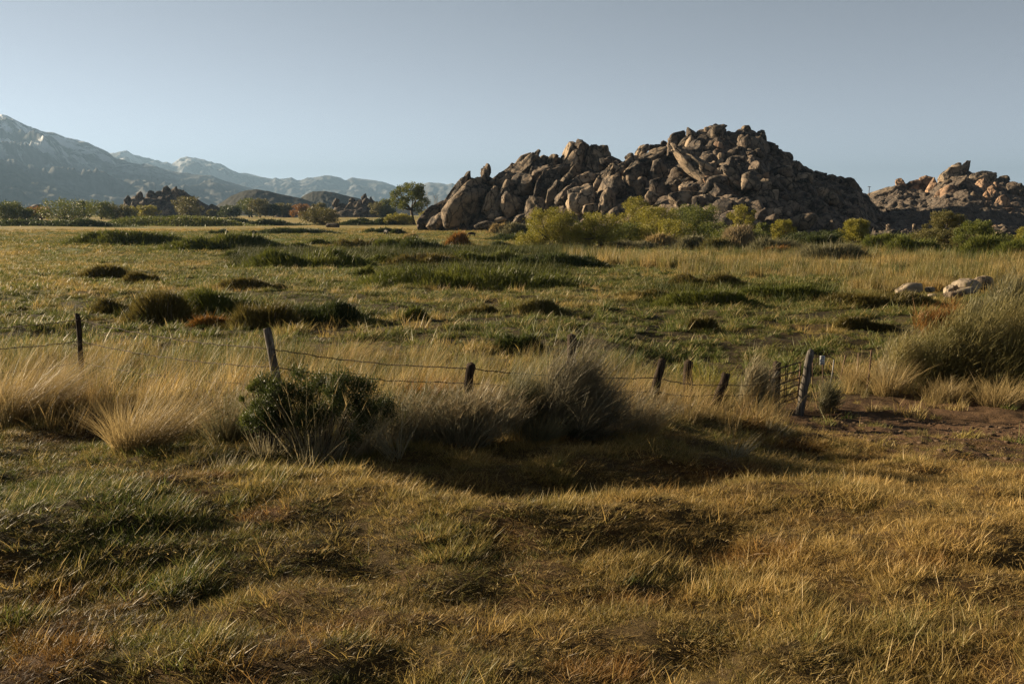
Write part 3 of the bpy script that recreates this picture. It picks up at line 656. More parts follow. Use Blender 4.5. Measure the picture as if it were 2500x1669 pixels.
# near pale boulders on the right: each its own thing
def loose_boulder(label, cx, cy, L, S, a, base, mat=granite_pale, seed=1, group=None, back=0):
    g = ghit(cx, base); Y = g[1] + back; c = at(cx, cy, Y); mpp = Y / F * .5
    P, Fa = boulder_geo(4, seed, cuts=6, rough=.08, cracks=1, lo=.7)
    P = P * np.array([L * mpp, (L + S) * .5 * mpp, S * mpp]); ca, sa = math.cos(math.radians(a)), math.sin(math.radians(a))
    V = np.stack([P[:, 0] * ca - P[:, 2] * sa, P[:, 1], P[:, 0] * sa + P[:, 2] * ca], 1)
    ob = mk('boulder', V, Fa, mat, smooth=True); ob.location = [float(v) for v in c]
    tag(ob, label, 'boulder', group)
lb = lambda cx, cy, L, S: (1950 + cx * .2551, 380 + cy * .2551, L * .2551, S * .2551)
for i, (lab, (cx, cy, L, S), a, base, back) in enumerate((
    ('long pale domed boulder sunk in dry grass, left of the pale boulder pile', lb(1060, 1275, 250, 120), 10, 726, 0),
    ('dark-topped boulder, highest at the back of the pale boulder pile', lb(1770, 1215, 210, 140), -10, 726, 1.2),
    ('broad pale boulder in the middle of the pale boulder pile', lb(1640, 1240, 230, 120), -18, 728, .3),
    ('pale upright boulder left of the middle of the pale boulder pile', lb(1515, 1240, 120, 90), 30, 728, .4),
    ('small pale leaning boulder at the left end of the pale boulder pile', lb(1440, 1285, 110, 80), 45, 730, 0),
    ('flat brown boulder lying in front of the pale boulder pile', lb(1480, 1335, 190, 80), 5, 735, -.3),
    ('low pale wedge boulder at the bottom of the pale boulder pile', lb(1610, 1290, 190, 70), 10, 731, -.1),
    ('lone small grey boulder between the domed boulder and the pile', lb(1255, 1280, 90, 60), 0, 726, 0),
    ('flat pale slab behind the brush right of the boulder pile', lb(1960, 1305, 220, 70), 22, 728, .5),
    ('tiny flat pale stone below the lone grey boulder', lb(1275, 1335, 80, 30), 0, 735, 0))):
    loose_boulder(lab, cx, cy, L, S, a, base, granite_pale if 'dark' not in lab and 'brown' not in lab else granite, 60 + i * 5, 'pale boulders in the right meadow', back)
loose_boulder('small grey boulder lying alone in the far meadow', 812, 551, 34, 12, 0, 555, granite, 41)

# ------------------------------------------------------------------ trees
bark = plain('bark', (.05, .038, .028), .95, (.09, .07, .05), 3, .6)
twig = plain('twig', (.16, .125, .09), .9, (.25, .2, .15), 6)
PAL = {  # foliage colour pairs
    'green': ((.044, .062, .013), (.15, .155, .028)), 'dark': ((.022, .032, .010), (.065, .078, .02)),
    'yellow': ((.095, .102, .015), (.29, .245, .036)), 'olive': ((.065, .068, .02), (.15, .125, .04)),
    'brown': ((.060, .050, .014), (.15, .12, .032)), 'orange': ((.13, .062, .015), (.26, .13, .03)),
    'gold': ((.19, .135, .055), (.40, .305, .14)), 'tan': ((.15, .115, .06), (.32, .25, .14)), 'grey': ((.13, .12, .07), (.33, .28, .17)),
    'willow': ((.036, .050, .010), (.14, .145, .026)), 'twiggy': ((.070, .066, .042), (.21, .185, .12)), 'rabbit': ((.085, .085, .03), (.24, .195, .075)), 'sage': ((.085, .085, .045), (.19, .17, .09))}
def crown_pts(rg, clumps, n, fuzz=.12):
    P = []; O = []
    w = np.array([c[3] ** 2 for c in clumps]); w = w / w.sum()
    for c, k in zip(clumps, (w * n).astype(int)):
        d = rg.normal(size=(k, 3)); d /= np.linalg.norm(d, axis=1, keepdims=True)
        rad = c[3] * (rg.uniform(0, 1, k) ** .35) * (1 + fuzz * rg.normal(size=k))
        P.append(np.array(c[:3]) + d * rad[:, None] * np.array([1, 1, .85])); O.append(d)
    return np.concatenate(P), np.concatenate(O)
def tree(name, label, px, base, top, wpx, col, seed, cat='tree', group=None, trunk=.28, lean=0., nleaf=3200, leaf=None, stems=1, squat=1., open_=0., dy=0.):
    rg = np.random.default_rng(seed); g = ghit(px, base); g = np.array([*at(px, base, g[1] + dy)[:2], 0.]) if dy else g
    if dy: g[2] = terr(g[0], g[1])
    d = math.hypot(g[0], g[1]); Hh = (base - top) / F * d; W = wpx / F * d * .62
    root = thing(name, label, cat, g, group)
    leaf = leaf or max(.12, d * .0013)
    cl = []; tubes = []
    tb = trunk * Hh; nl = int(rg.integers(20, 27))
    fork = np.array([lean * Hh * .5, 0, tb])
    for s in range(stems):
        b0 = np.array([rg.uniform(-.25, .25) * W * (stems > 1), rg.uniform(-.2, .2) * W * (stems > 1), -.3])
        tubes.append(tube([b0, b0 * .5 + fork * .5 + rg.normal(size=3) * .03 * Hh, fork + rg.normal(size=3) * .04 * Hh * (stems > 1)], [.045 * Hh, .036 * Hh, .028 * Hh], 7, .15, rg))
    zb = tb * (.25 if open_ < .3 else .8)
    for k in range(nl):
        a = k * 2.4 + rg.uniform(-.4, .4); u = (k + .5) / nl; rr_ = W * rg.uniform(.35, .8) * math.sqrt(max(1 - (2 * u - .85) ** 2 * .55, .1))
        zz_ = zb + (Hh - zb) * (.12 + .74 * u)
        c = np.array([lean * Hh * .7 + math.cos(a) * rr_, math.sin(a) * rr_ * squat, zz_])
        rad = W * rg.uniform(.15, .31) * (1 - .25 * open_); rad = min(rad, max(Hh - c[2], .16 * W))
        cl.append((*c, rad))
        if k % 2 == 0: 
            mid = fork * .45 + c * .55 + np.array([0, 0, -.06 * Hh])
            tubes.append(tube([fork * .95, mid, c], [.022 * Hh, .014 * Hh, .005 * Hh], 5, 0, rg))
    cl.append((lean * Hh * .7 + rg.uniform(-.15, .15) * W, 0, Hh - W * .3, W * .3))
    if open_ < .3: cl.append((0, 0, Hh * .4, W * .42))
    mk('trunk', *[v for v in tri_join(tubes)][:2], bark, root)
    P, O = crown_pts(rg, cl, int(nleaf * 2.1))
    P[:, 2] = np.maximum(P[:, 2], .05 * Hh * rg.uniform(.2, 1, len(P)))
    v, f, va = leaves(P, leaf * rg.uniform(.6, 1.35, len(P)), rg, .5, .35, O)
    mk('crown', v, f, leaf_mat(*PAL[col]), root, attrs={'var': ('FLOAT', va)})
    return root

T = 'trees at the foot of the rock hill'
tree('tree', 'lone tall dark green tree with leaning bare trunk left of the rock hill', 1012, 548, 444, 104, 'green', 11, trunk=.36, lean=-.14, nleaf=5600, open_=.8)
tree('willow_tree', 'wide yellow-green willow with drooping low crown, leftmost below the rock hill', 1345, 606, 502, 125, 'yellow', 12, group=T, trunk=.2, nleaf=7000, stems=3)
tree('willow_tree', 'dark-trunked yellow-green willow beside the wide leftmost one', 1462, 606, 516, 118, 'yellow', 13, group=T, trunk=.3, nleaf=6000, stems=2)
tree('willow_tree', 'tall slim yellow-green willow against the grey rocks', 1553, 580, 478, 88, 'yellow', 14, group=T, trunk=.2, nleaf=4500)
tree('willow_tree', 'bright yellow-green round willow right of the tall slim one', 1600, 592, 500, 110, 'yellow', 15, group=T, trunk=.2, nleaf=5500, stems=2)
tree('willow_tree', 'broad green willow with shaded underside in the middle of the row', 1692, 585, 498, 140, 'green', 16, group=T, trunk=.25, nleaf=6500, stems=3)
tree('willow_tree', 'small yellow-green willow behind the broad green one', 1768, 570, 490, 52, 'yellow', 17, group=T, nleaf=2500)
tree('willow_tree', 'round lit willow with a ball-shaped top below the long rock slab', 1812, 582, 499, 64, 'yellow', 18, group=T, nleaf=3400)
tree('willow_tree', 'small bushy willow standing alone in the hill shadow', 1912, 590, 536, 62, 'yellow', 19, group=T, nleaf=2800, stems=2, trunk=.12)
tree('willow_tree', 'tiny dim willow left of the one standing alone', 1862, 590, 543, 36, 'green', 20, group=T, nleaf=1500)
tree('willow_tree', 'dense round mustard-yellow willow in front of the right slope', 2086, 596, 536, 74, 'yellow', 21, group=T, nleaf=5200, stems=3, trunk=.1)
tree('willow_tree', 'tall pale airy willow at the foot of the right ridge', 2305, 606, 519, 92, 'olive', 22, group=T, nleaf=4600, stems=3, trunk=.3, open_=.7)
tree('willow_tree', 'green willow with forked dark trunk, right of the tall pale one', 2385, 622, 544, 98, 'green', 23, group=T, nleaf=4800, stems=2, trunk=.38, open_=.5)
tree('willow_tree', 'yellow willow cut by the right edge of the view', 2502, 610, 558, 56, 'yellow', 24, group=T, nleaf=2600)
tree('willow_tree', 'low yellow-green bush-willow at the left foot of the rock hill', 1138, 558, 509, 78, 'yellow', 25, group=T, nleaf=3200, trunk=.1, stems=3)
tree('willow_tree', 'slim yellow-green willow growing between the boulders', 1272, 552, 494, 46, 'yellow', 26, group=T, nleaf=2400)
tree('willow_tree', 'small dark green tree filling the gap behind the first two willows', 1505, 596, 545, 80, 'dark', 27, group=T, nleaf=2600)
tree('tree', 'small dark tree on the skyline of the right ridge', 2484, 462, 446, 15, 'dark', 28, nleaf=500, leaf=.6, dy=300.)
UG = 'yellow-green undergrowth along the foot of the rock hill'
UGL = ['low yellow-green bush under the left side of the wide leftmost willow', 'yellow-green bush filling the gap right of the wide leftmost willow', 'green bush between the wide willow and the dark-trunked one', 'green bush right of the dark-trunked willow', 'small yellow bush at the foot of the tall slim willow', 'yellow bush between the bright round willow and the broad green one', 'green bush at the right foot of the broad green willow', 'low green bush left of the ball-topped willow', 'low green bush right of the pale tan bush, under the small willows', 'dark bush at the left end of the shaded hedge', 'dark bush at the right end of the shaded hedge', 'green bush right of the mustard-yellow willow', 'green bush below the standing rocks', 'olive bush at the left foot of the tall pale willow', 'olive bush between the tall pale willow and the forked one', 'green bush right of the forked willow']
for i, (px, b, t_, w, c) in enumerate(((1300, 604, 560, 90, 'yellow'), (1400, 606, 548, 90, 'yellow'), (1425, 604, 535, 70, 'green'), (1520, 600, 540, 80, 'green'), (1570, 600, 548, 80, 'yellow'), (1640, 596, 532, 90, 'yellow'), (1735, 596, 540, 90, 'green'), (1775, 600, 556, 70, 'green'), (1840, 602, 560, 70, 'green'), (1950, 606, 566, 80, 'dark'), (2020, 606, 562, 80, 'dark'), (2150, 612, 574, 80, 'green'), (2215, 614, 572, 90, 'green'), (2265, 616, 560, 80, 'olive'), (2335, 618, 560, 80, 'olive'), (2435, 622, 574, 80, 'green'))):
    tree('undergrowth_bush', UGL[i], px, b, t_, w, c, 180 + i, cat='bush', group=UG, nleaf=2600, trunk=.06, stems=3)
FT = 'far tree line on the left'
far = [(18, 541, 497, 66, 'green', 'dark green round tree at the left edge of the far tree line'), (62, 540, 512, 40, 'green', 'low green tree second from the left edge'), (98, 538, 508, 44, 'orange', 'small orange-yellow tree at left in the far tree line'),
       (160, 545, 491, 96, 'green', 'largest dark green spreading tree of the left tree line'), (205, 534, 495, 36, 'dark', 'small dark tree behind the largest spreading one'), (248, 536, 494, 54, 'green', 'green tree with visible trunk left of the jagged outcrop'),
       (284, 535, 504, 64, 'olive', 'light olive round tree left of the jagged outcrop'), (322, 533, 507, 44, 'yellow', 'yellowish small tree in front of the outcrop left end'), (360, 533, 504, 42, 'yellow', 'yellow-green ragged tree in front of the jagged outcrop'),
       (457, 533, 482, 56, 'olive', 'pale olive round tree in front of the jagged outcrop right end'), (518, 500, 483, 24, 'olive', 'tiny spreading tree on top of the low rock mound'),
       (562, 531, 503, 44, 'dark', 'dark low tree right of the low rock mound'), (608, 531, 486, 52, 'green', 'pointed green tree below the broad dark hill'), (636, 531, 487, 40, 'olive', 'rounded paler tree beside the pointed green one'),
       (668, 531, 500, 34, 'dark', 'small dark tree left of the dark rounded rock'), (692, 525, 492, 40, 'olive', 'olive flat-topped tree behind the dark rounded rock'), (742, 531, 500, 44, 'orange', 'orange-brown tree in the far tree line centre'),
       (778, 531, 497, 40, 'olive', 'dull olive tree right of the orange-brown one'), (925, 527, 488, 44, 'olive', 'hazy olive tree left of the lone tall tree'), (945, 530, 486, 36, 'green', 'rounded far tree just left of the lone tall tree'),
       (1052, 545, 512, 48, 'yellow', 'yellow undergrowth tree between the lone tree and the rocks'), (976, 549, 524, 60, 'yellow', 'low olive bush around the foot of the lone tall tree')]
for i, (px, b, t_, w, c, lab) in enumerate(far):
    dy = 0.
    tree('tree', lab, px, b, t_ - 2, w * 1.25, c, 100 + i, group=FT, nleaf=1700 if w < 60 else 2800, trunk=.2, stems=1 + (i % 3 == 0))
tree('shrub_tree', 'wide olive bush with a dark gnarled trunk standing alone in the far meadow', 782, 549, 506, 92, 'olive', 140, cat='bush', nleaf=3200, trunk=.15, stems=3)
# bare poplars
def bare_tree(label, px, base, top, wpx, seed, n=9):
    rg = np.random.default_rng(seed); g = ghit(px, base); d = math.hypot(g[0], g[1]); Hh = (base - top) / F * d; W = wpx / F * d
    root = thing('poplar_tree', label, 'tree', g, 'bare poplars behind the lone tree')
    tb = [];br = []
    for k in range(n):
        x = rg.uniform(-.5, .5) * W; h = Hh * rg.uniform(.75, 1)
        tb.append(tube([[x * .6, 0, -.3], [x, rg.normal() * .3, h * .5], [x * 1.1, 0, h]], [.16, .1, .03], 5, 0, rg))
        bb = np.array([[x * (.8 + .3 * u), 0, h * u] for u in rg.uniform(.25, .95, 26)])
        v, f, a = blades(bb, Hh * .2, .09, rg.uniform(0, 6.28, 26), .35, .1, 2, rg); br.append((v, f, a))
    mk('trunk', *tri_join(tb)[:2], twig, root)
    v, f, a = tri_join(br); mk('branches', v, f, leaf_mat((.08, .07, .05), (.16, .14, .1)), root, attrs={'var': ('FLOAT', a)})
bare_tree('thin bare poplars in a clump just right of the lone tree', 1050, 535, 463, 46, 150, 8)
bare_tree('thin bare poplars in a row by the leftmost rocks', 1096, 535, 467, 34, 151, 7)

# ------------------------------------------------------------------ willow thickets and low bushes in the meadow
def thicket(label, x0, x1, top, base, col, seed, name='willow_thicket', cat='thicket', group='low willow thickets in the meadow', depth=.34, spike=1., dens=1., flat=0.5, lump=1., tall=1.05):
    rg = np.random.default_rng(seed); xc = (x0 + x1) / 2
    g = ghit(xc, base - 1); d = math.hypot(g[0], g[1])
    W = (x1 - x0) / F * d * .62
    vis = (base - top) / F * d
    Dp = min(W * depth, vis * 3.0)
    Hh = max(vis - 2 * Dp * (H_CAM + 2) / d * .5, vis * .75) * tall
    cx, cy = g[0], g[1] + Dp
    lw = max(.010, d * .00062); ll = np.clip(Hh * .26, .12, .6)
    N = int(np.clip(2 * W * (Hh + Dp * .6) / (ll * lw) * 8 * dens, 900, 15000))
    a = rg.uniform(0, 6.283, N); rr_ = np.clip(np.sqrt(rg.uniform(0, 1, N)) * (1 + .16 * rg.normal(size=N)), 0, 1.35); ex = np.sign(np.cos(a)) * np.abs(np.cos(a)) ** .8
    X = rr_ * ex * W; Y = rr_ * np.sin(a) * Dp
    lumpn = fbm2((X + cx) / max(Hh * 1.6, .7), (Y + cy) / max(Hh * 1.6, .7), seed, 3)
    hh = Hh * (flat + (1 - flat) * np.sqrt(np.clip(1 - rr_ ** 2, 0, 1))) * (1 - .55 * lump * (1 - sst(.25, .62, lumpn))) * (1 - .85 * sst(.5, 1.2, rr_))
    Zb = terr(X + cx, Y + cy) - g[2]
    z0 = np.maximum(hh * (rg.uniform(0, 1, N) ** .55) - ll * .5, -.05)
    out = np.arctan2(X / W, Y / max(Dp, .1))
    az = np.where(rg.uniform(size=N) < .5, out, rg.uniform(0, 6.28, N))
    v, f, va = blades(np.stack([X, Y, Z0 if False else z0 + Zb], 1), ll * rg.uniform(.6, 1.3, N) * spike * np.where(rg.uniform(size=N) < .07, 2.1, 1.), lw * rg.uniform(.8, 1.6, N), az, rg.uniform(.1, .75, N), rg.uniform(0, .4, N), 2, rg)
    root = thing(name, label, cat, (cx, cy, g[2]), group)
    mk('foliage', v, f, leaf_mat(*PAL[col]), root, attrs={'var': ('FLOAT', va)})
    ns = int(np.clip(N / 40, 20, 160)); k = rg.choice(N, ns)
    v, f, va = blades(np.stack([X[k] * .9, Y[k] * .9, Zb[k] - .05], 1), np.maximum(hh[k], .1) * .95, lw * 1.2, out[k], rg.uniform(0, .3, ns), 0, 2, rg, wexp=3)
    mk('stems', v, f, twig, root)
    return root
TH = [
 ('long dark green thicket at far left of the middle meadow', 168, 425, 567, 600, 'willow'), ('long green thicket joined to the right of the far left one', 405, 655, 574, 615, 'willow'), ('thin low thicket tailing off right behind the biggest dark one', 640, 756, 590, 610, 'willow'),
 ('small round thicket just left of the biggest dark one', 548, 595, 614, 631, 'willow'), ('biggest dark green thicket left of centre, with a tall shaded front', 618, 858, 604, 658, 'willow'), ('short low thicket behind, above the biggest dark one', 744, 822, 584, 600, 'willow'),
 ('brownish low thicket in the far row left of centre', 818, 930, 582, 607, 'brown'), ('green thicket in the far row beside the yellow tuft', 912, 1032, 579, 612, 'willow'), ('dark thicket in front of the orange bush', 962, 1130, 588, 620, 'dark'),
 ('small green thicket right of the biggest dark one', 850, 962, 622, 647, 'willow'), ('rust-brown thicket behind the long front thicket', 955, 1130, 620, 650, 'brown'), ('small clump of green willow at the left end of the long front thicket', 866, 912, 648, 681, 'willow'),
 ('longest green thicket in front at centre, tapering right', 905, 1405, 645, 706, 'willow'), ('dark green thicket with flat top right of centre', 1252, 1468, 620, 656, 'dark'), ('small dark thicket beyond the long front thicket', 1200, 1250, 590, 605, 'dark'),
 ('green thicket between the rust-brown one and the flat-topped one', 1100, 1270, 608, 645, 'willow'),
 ('tiny dark thicket in the far gold meadow, leftmost of two dots', 512, 554, 560, 573, 'dark'), ('tiny dark thicket in the far gold meadow, right one of two dots', 590, 624, 563, 574, 'dark'), ('thin dark line of thicket in the far gold meadow', 632, 795, 559, 572, 'dark'),
 ('small flat thicket behind the dark cow', 892, 958, 557, 569, 'dark'), ('small flat thicket right of the dark cow', 956, 990, 560, 573, 'dark'), ('long dark thicket line at the far meadow edge, left', 500, 697, 535, 552, 'dark'),
 ('dark hedge below the largest tree at far left', -20, 230, 534, 553, 'dark'), ('long brushy hedge line below the jagged outcrop', 225, 540, 529, 553, 'green'), ('low dark thicket left of the lone tree', 838, 966, 533, 550, 'dark'),
 ('small brown thicket alone in the left meadow', 196, 305, 653, 683, 'brown'), ('low brown thicket just right of the small brown one at left', 296, 378, 666, 692, 'brown'), ('brown tuft thicket in the left middle meadow', 532, 676, 679, 710, 'brown'),
 ('brown bush at the left end of the near dark thicket row', 228, 340, 730, 770, 'brown'), ('tall brown-green thicket in the near left row', 322, 452, 714, 794, 'brown'), ('tall dark green thicket in the middle of the near left row', 436, 615, 712, 785, 'willow'),
 ('small orange-brown bush in front of the near left row', 470, 560, 757, 800, 'orange'), ('rust-brown thicket at the right of the near left row', 568, 708, 730, 806, 'brown'), ('dark low thicket tailing right from the near left row', 672, 868, 746, 802, 'dark'),
 ('brown-green thicket, left of the two joined ones right of centre', 1530, 1642, 700, 735, 'brown'), ('dark green thicket, right of the two joined ones right of centre', 1628, 1855, 708, 752, 'willow'), ('rust-brown reed thicket behind the two joined ones', 1650, 1815, 669, 702, 'brown'),
 ('dark thicket trailing right towards the pale boulders', 1805, 2050, 695, 737, 'willow'), ('low rust-brown thicket in front of the pale boulders', 2045, 2295, 718, 754, 'brown'),
 ('small green bush in the meadow at centre', 1130, 1204, 738, 770, 'brown'), ('low straw-and-green bush right of the small centre one', 1245, 1370, 729, 770, 'olive'), ('brown bush in the meadow above the fence gate', 1675, 1752, 768, 809, 'brown'), ('small dark bush in the meadow left of centre', 985, 1038, 750, 785, 'willow'),
 ('brown bush in the right meadow below the boulders', 2050, 2130, 772, 806, 'brown'), ('small brown bush beside a straw tuft in the right meadow', 2128, 2185, 780, 812, 'brown'),
]
for i, (lab, x0, x1, t_, b, c) in enumerate(TH): thicket(lab, x0, x1, t_, b, c, 400 + i)
BU = [
 ('round orange-gold bush in the far meadow by the grazing cow', 1092, 1142, 568, 603, 'orange', .6), ('yellow ragged tuft of bush right of the dark cow', 985, 1018, 568, 590, 'gold', .5), ('pale tan bare bush below the hill at right', 1772, 1850, 548, 616, 'tan', .8),
 ('rounded grey-green bush left of the pale tan one', 1652, 1728, 578, 612, 'sage', .6), ('brown-green bush between the grey-green and the pale tan one', 1722, 1790, 583, 616, 'olive', .6), ('long dark green bush right of the pale tan one', 1845, 1968, 582, 622, 'sage', .5),
 ('straw-coloured brush at the left rock foot', 1196, 1240, 546, 572, 'gold', .5), ('long grey-green brush in front of the left boulders', 1225, 1330, 544, 584, 'sage', .5), ('low dark bush beyond the wide willow', 1205, 1320, 572, 588, 'dark', .5),
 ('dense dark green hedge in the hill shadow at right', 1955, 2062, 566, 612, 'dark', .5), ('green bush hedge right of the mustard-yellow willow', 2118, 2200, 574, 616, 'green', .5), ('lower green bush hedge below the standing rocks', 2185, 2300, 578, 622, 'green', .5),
 ('dark green bush mass under the forked willow', 2370, 2470, 586, 630, 'green', .5), ('green bush mass at the right edge of the view', 2455, 2570, 578, 632, 'green', .5), ('straw reed patch below the bright willow', 1580, 1655, 574, 604, 'gold', .5),
 ('low grey-green brush running right below the hill shadow', 1968, 2120, 598, 640, 'sage', .5), ('dim brush belt right of centre under the trees', 1480, 1600, 590, 606, 'sage', .5), ('dry orange brush between reed belts at right', 1870, 1930, 605, 626, 'orange', .5)]
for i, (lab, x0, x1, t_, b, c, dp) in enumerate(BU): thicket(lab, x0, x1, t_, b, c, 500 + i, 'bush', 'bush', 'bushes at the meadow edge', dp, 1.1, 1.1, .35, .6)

# ------------------------------------------------------------------ scattered grass (point instances)
SRC = bpy.data.collections.new('grass_sources')
gmat = grass_mat('grass_blades', .4); sedge_mat = grass_mat('sedge_blades', .2, .15, .05)
def clump(rg, n, rad, h, w, lean, curve, segs=2, wind=.38):
    a = rg.uniform(0, 6.283, n); r_ = rad * np.sqrt(rg.uniform(0, 1, n))
    base = np.stack([r_ * np.cos(a), r_ * np.sin(a), np.full(n, -.02)], 1)
    az = np.where(rg.uniform(size=n) < wind, rg.normal(1.45, .75, n), np.pi / 2 - a + rg.normal(0, .7, n))
    hh = h * rg.lognormal(-.1, .35, n)
    return blades(base, hh, w * rg.uniform(.7, 1.4, n), az, lean * rg.uniform(.1, 1.5, n), curve * rg.uniform(0, 1.6, n), segs, rg)
SETS = {}
def source(key, k, *a, **kw):
    col = bpy.data.collections.new(key)
    for i in range(k):
        v, f, va = clump(np.random.default_rng(hash_s(key) + i), *a, **kw)
        o = mk('clump', v, f, sedge_mat if key == 'sedge' else gmat, attrs={'var': ('FLOAT', va)}); C.objects.unlink(o); col.objects.link(o); o.name = f'{key}_{i:02d}'
    SETS[key] = (col, k)
def hash_s(s): return sum(ord(c) * (i + 1) for i, c in enumerate(s))
source('short', 6, 70, .085, .062, .0050, .7, .28)
source('thatch', 5, 60, .2, .035, .007, 2.2, .3, wind=.1)
source('long', 5, 14, .12, .135, .0048, .55, .35, 3)
source('tall', 6, 36, .16, .60, .0075, .32, .28, 3, wind=.85)
source('mead', 6, 60, .15, .13, .016, .7, .3)
source('meadtall', 4, 40, .22, .30, .016, .35, .3)
source('farm', 5, 64, .42, .21, .045, .8, .3)
source('vfar', 4, 60, 1.1, .3, .10, 1., .3)
source('sedge', 5, 90, .42, .40, .03, .3, .2)
source('reed', 5, 60, .8, 1.25, .035, .12, .12, 3, wind=.6)
def scatter(name, label, key, X, Y, scl, tint, sink=0., cat='grass', tilt=.12):
    col, k = SETS[key]; n = len(X); Z = terr(X, Y) - sink
    me_o = mk(name, np.stack([X, Y, Z], 1), np.zeros((0, 3), int), None, attrs={
        'tint': ('FLOAT_COLOR', np.concatenate([tint, np.ones((n, 1))], 1)), 'scl': ('FLOAT', scl), 'idx': ('INT', R.integers(0, k, n).astype(np.int32)),
        'rot': ('FLOAT_VECTOR', np.stack([R.normal(0, tilt, n), R.normal(0, tilt, n), R.normal(0, .5, n)], 1))})
    ng = bpy.data.node_groups.new(name, 'GeometryNodeTree')
    ng.interface.new_socket('Geometry', in_out='INPUT', socket_type='NodeSocketGeometry'); ng.interface.new_socket('Geometry', in_out='OUTPUT', socket_type='NodeSocketGeometry')
    gi = ng.nodes.new('NodeGroupInput'); go = ng.nodes.new('NodeGroupOutput')
    ip = ng.nodes.new('GeometryNodeInstanceOnPoints'); ci = ng.nodes.new('GeometryNodeCollectionInfo')
    ci.inputs['Collection'].default_value = col; ci.inputs['Separate Children'].default_value = True; ci.inputs['Reset Children'].default_value = True
    def na(nm, ty):
        q = ng.nodes.new('GeometryNodeInputNamedAttribute'); q.data_type = ty; q.inputs['Name'].default_value = nm; return q.outputs[0]
    ip.inputs['Pick Instance'].default_value = True
    ng.links.new(gi.outputs[0], ip.inputs['Points']); ng.links.new(ci.outputs[0], ip.inputs['Instance'])
    ng.links.new(na('idx', 'INT'), ip.inputs['Instance Index']); ng.links.new(na('scl', 'FLOAT'), ip.inputs['Scale']); ng.links.new(na('rot', 'FLOAT_VECTOR'), ip.inputs['Rotation'])
    ng.links.new(ip.outputs[0], go.inputs[0])
    md = me_o.modifiers.new('scatter', 'NODES'); md.node_group = ng
    tag(me_o, label, cat, kind='stuff'); return me_o
def wedge(n, r0, r1, half=35.):
    r_ = np.sqrt(R.uniform(r0 * r0, r1 * r1, n)); a = np.radians(R.uniform(-half, half, n)); return r_ * np.sin(a), r_ * np.cos(a)
area = lambda r0, r1, half=35.: math.radians(2 * half) / 2 * (r1 * r1 - r0 * r0)
def keep(X, Y, prob):
    k = R.uniform(size=len(X)) < prob; return X[k], Y[k]
# near turf
X, Y = wedge(int(area(5.2, 24) * 125), 5.2, 24)
X, Y = keep(X, Y, np.clip(1 - 1.12 * dirt_mask(X, Y), .03, 1) * (.45 + .55 * sst(.30, .46, fbm2(X / .5, Y / .4, 71))))
X, Y = keep(X, Y, 1 - .7 * bare(X, Y))
scatter('near_grass', 'short dry and green tufted grass covering the foreground', 'short', X, Y, R.uniform(.6, 1.4, len(X)) * (.46 + 1.15 * sst(.42, .74, fbm2(X / .6, Y / .5, 72))), tints(X, Y, R.normal(0, .22, len(X))))
X, Y = wedge(int(area(5.2, 22) * 65), 5.2, 22); X, Y = keep(X, Y, 1 - .75 * dirt_mask(X, Y))
scatter('dead_thatch', 'flattened dead straw litter lying between the tufts', 'thatch', X, Y, R.uniform(.6, 1.4, len(X)), tints(X, Y, R.normal(.25, .3, len(X))) * R.uniform(.2, 1., (len(X), 1)), -.01)
X, Y = wedge(int(area(5.2, 24) * 14), 5.2, 24)
X, Y = keep(X, Y, np.clip(1 - 1.3 * dirt_mask(X, Y), 0, 1) * sst(.36, .62, fbm2(X / 1.1, Y / .9, 73)))
scatter('long_grass', 'longer bent straw blades leaning right over the foreground turf', 'long', X, Y, R.uniform(.6, 1.4, len(X)), tints(X, Y, R.normal(.2, .25, len(X))) * 1.15)
# tall dry grass along the fence
X, Y = wedge(int(area(15, 33) * 10), 15, 33)
px, py = proj(X, Y, terr(X, Y))
w = np.zeros(len(X))
def boxw(x0, x1, y0, y1, v, s=30):
    global w
    w = np.maximum(w, v * sst(x0 - s, x0 + s, px) * (1 - sst(x1 - s, x1 + s, px)) * sst(y0 - s * .5, y0 + s * .5, py) * (1 - sst(y1 - s * .5, y1 + s * .5, py)))
boxw(-500, 650, 868, 1030, 1.); boxw(-500, 200, 900, 1060, .8); boxw(600, 1080, 868, 960, .85); boxw(950, 1350, 900, 1085, 1.0); boxw(1250, 1560, 890, 1075, 1.0); boxw(560, 960, 1060, 1105, .5); boxw(420, 620, 960, 1080, .9); boxw(1480, 1900, 950, 1060, 1.3); boxw(2040, 2260, 925, 965, .9); boxw(2250, 2900, 935, 985, .8); boxw(1960, 2080, 965, 1010, .25)
k = R.uniform(size=len(X)) < w * (.2 + sst(.36, .62, fbm2(X / .7, Y / .7, 74)))
X, Y, px = X[k], Y[k], px[k]
sc_ = R.uniform(.55, 1.15, len(X)) * np.interp(px, [0, 600, 900, 1400, 2000, 2500], [1.15, 1.05, .95, .95, .9, .95])
scatter('tall_dry_grass', 'tall pale dry grass leaning right along the wire fence', 'tall', X, Y, sc_, tints(X, Y, R.normal(.28, .3, len(X))) * R.uniform(.6, 1.25, (len(X), 1)) * np.array([1., 1.04, 1.25]))
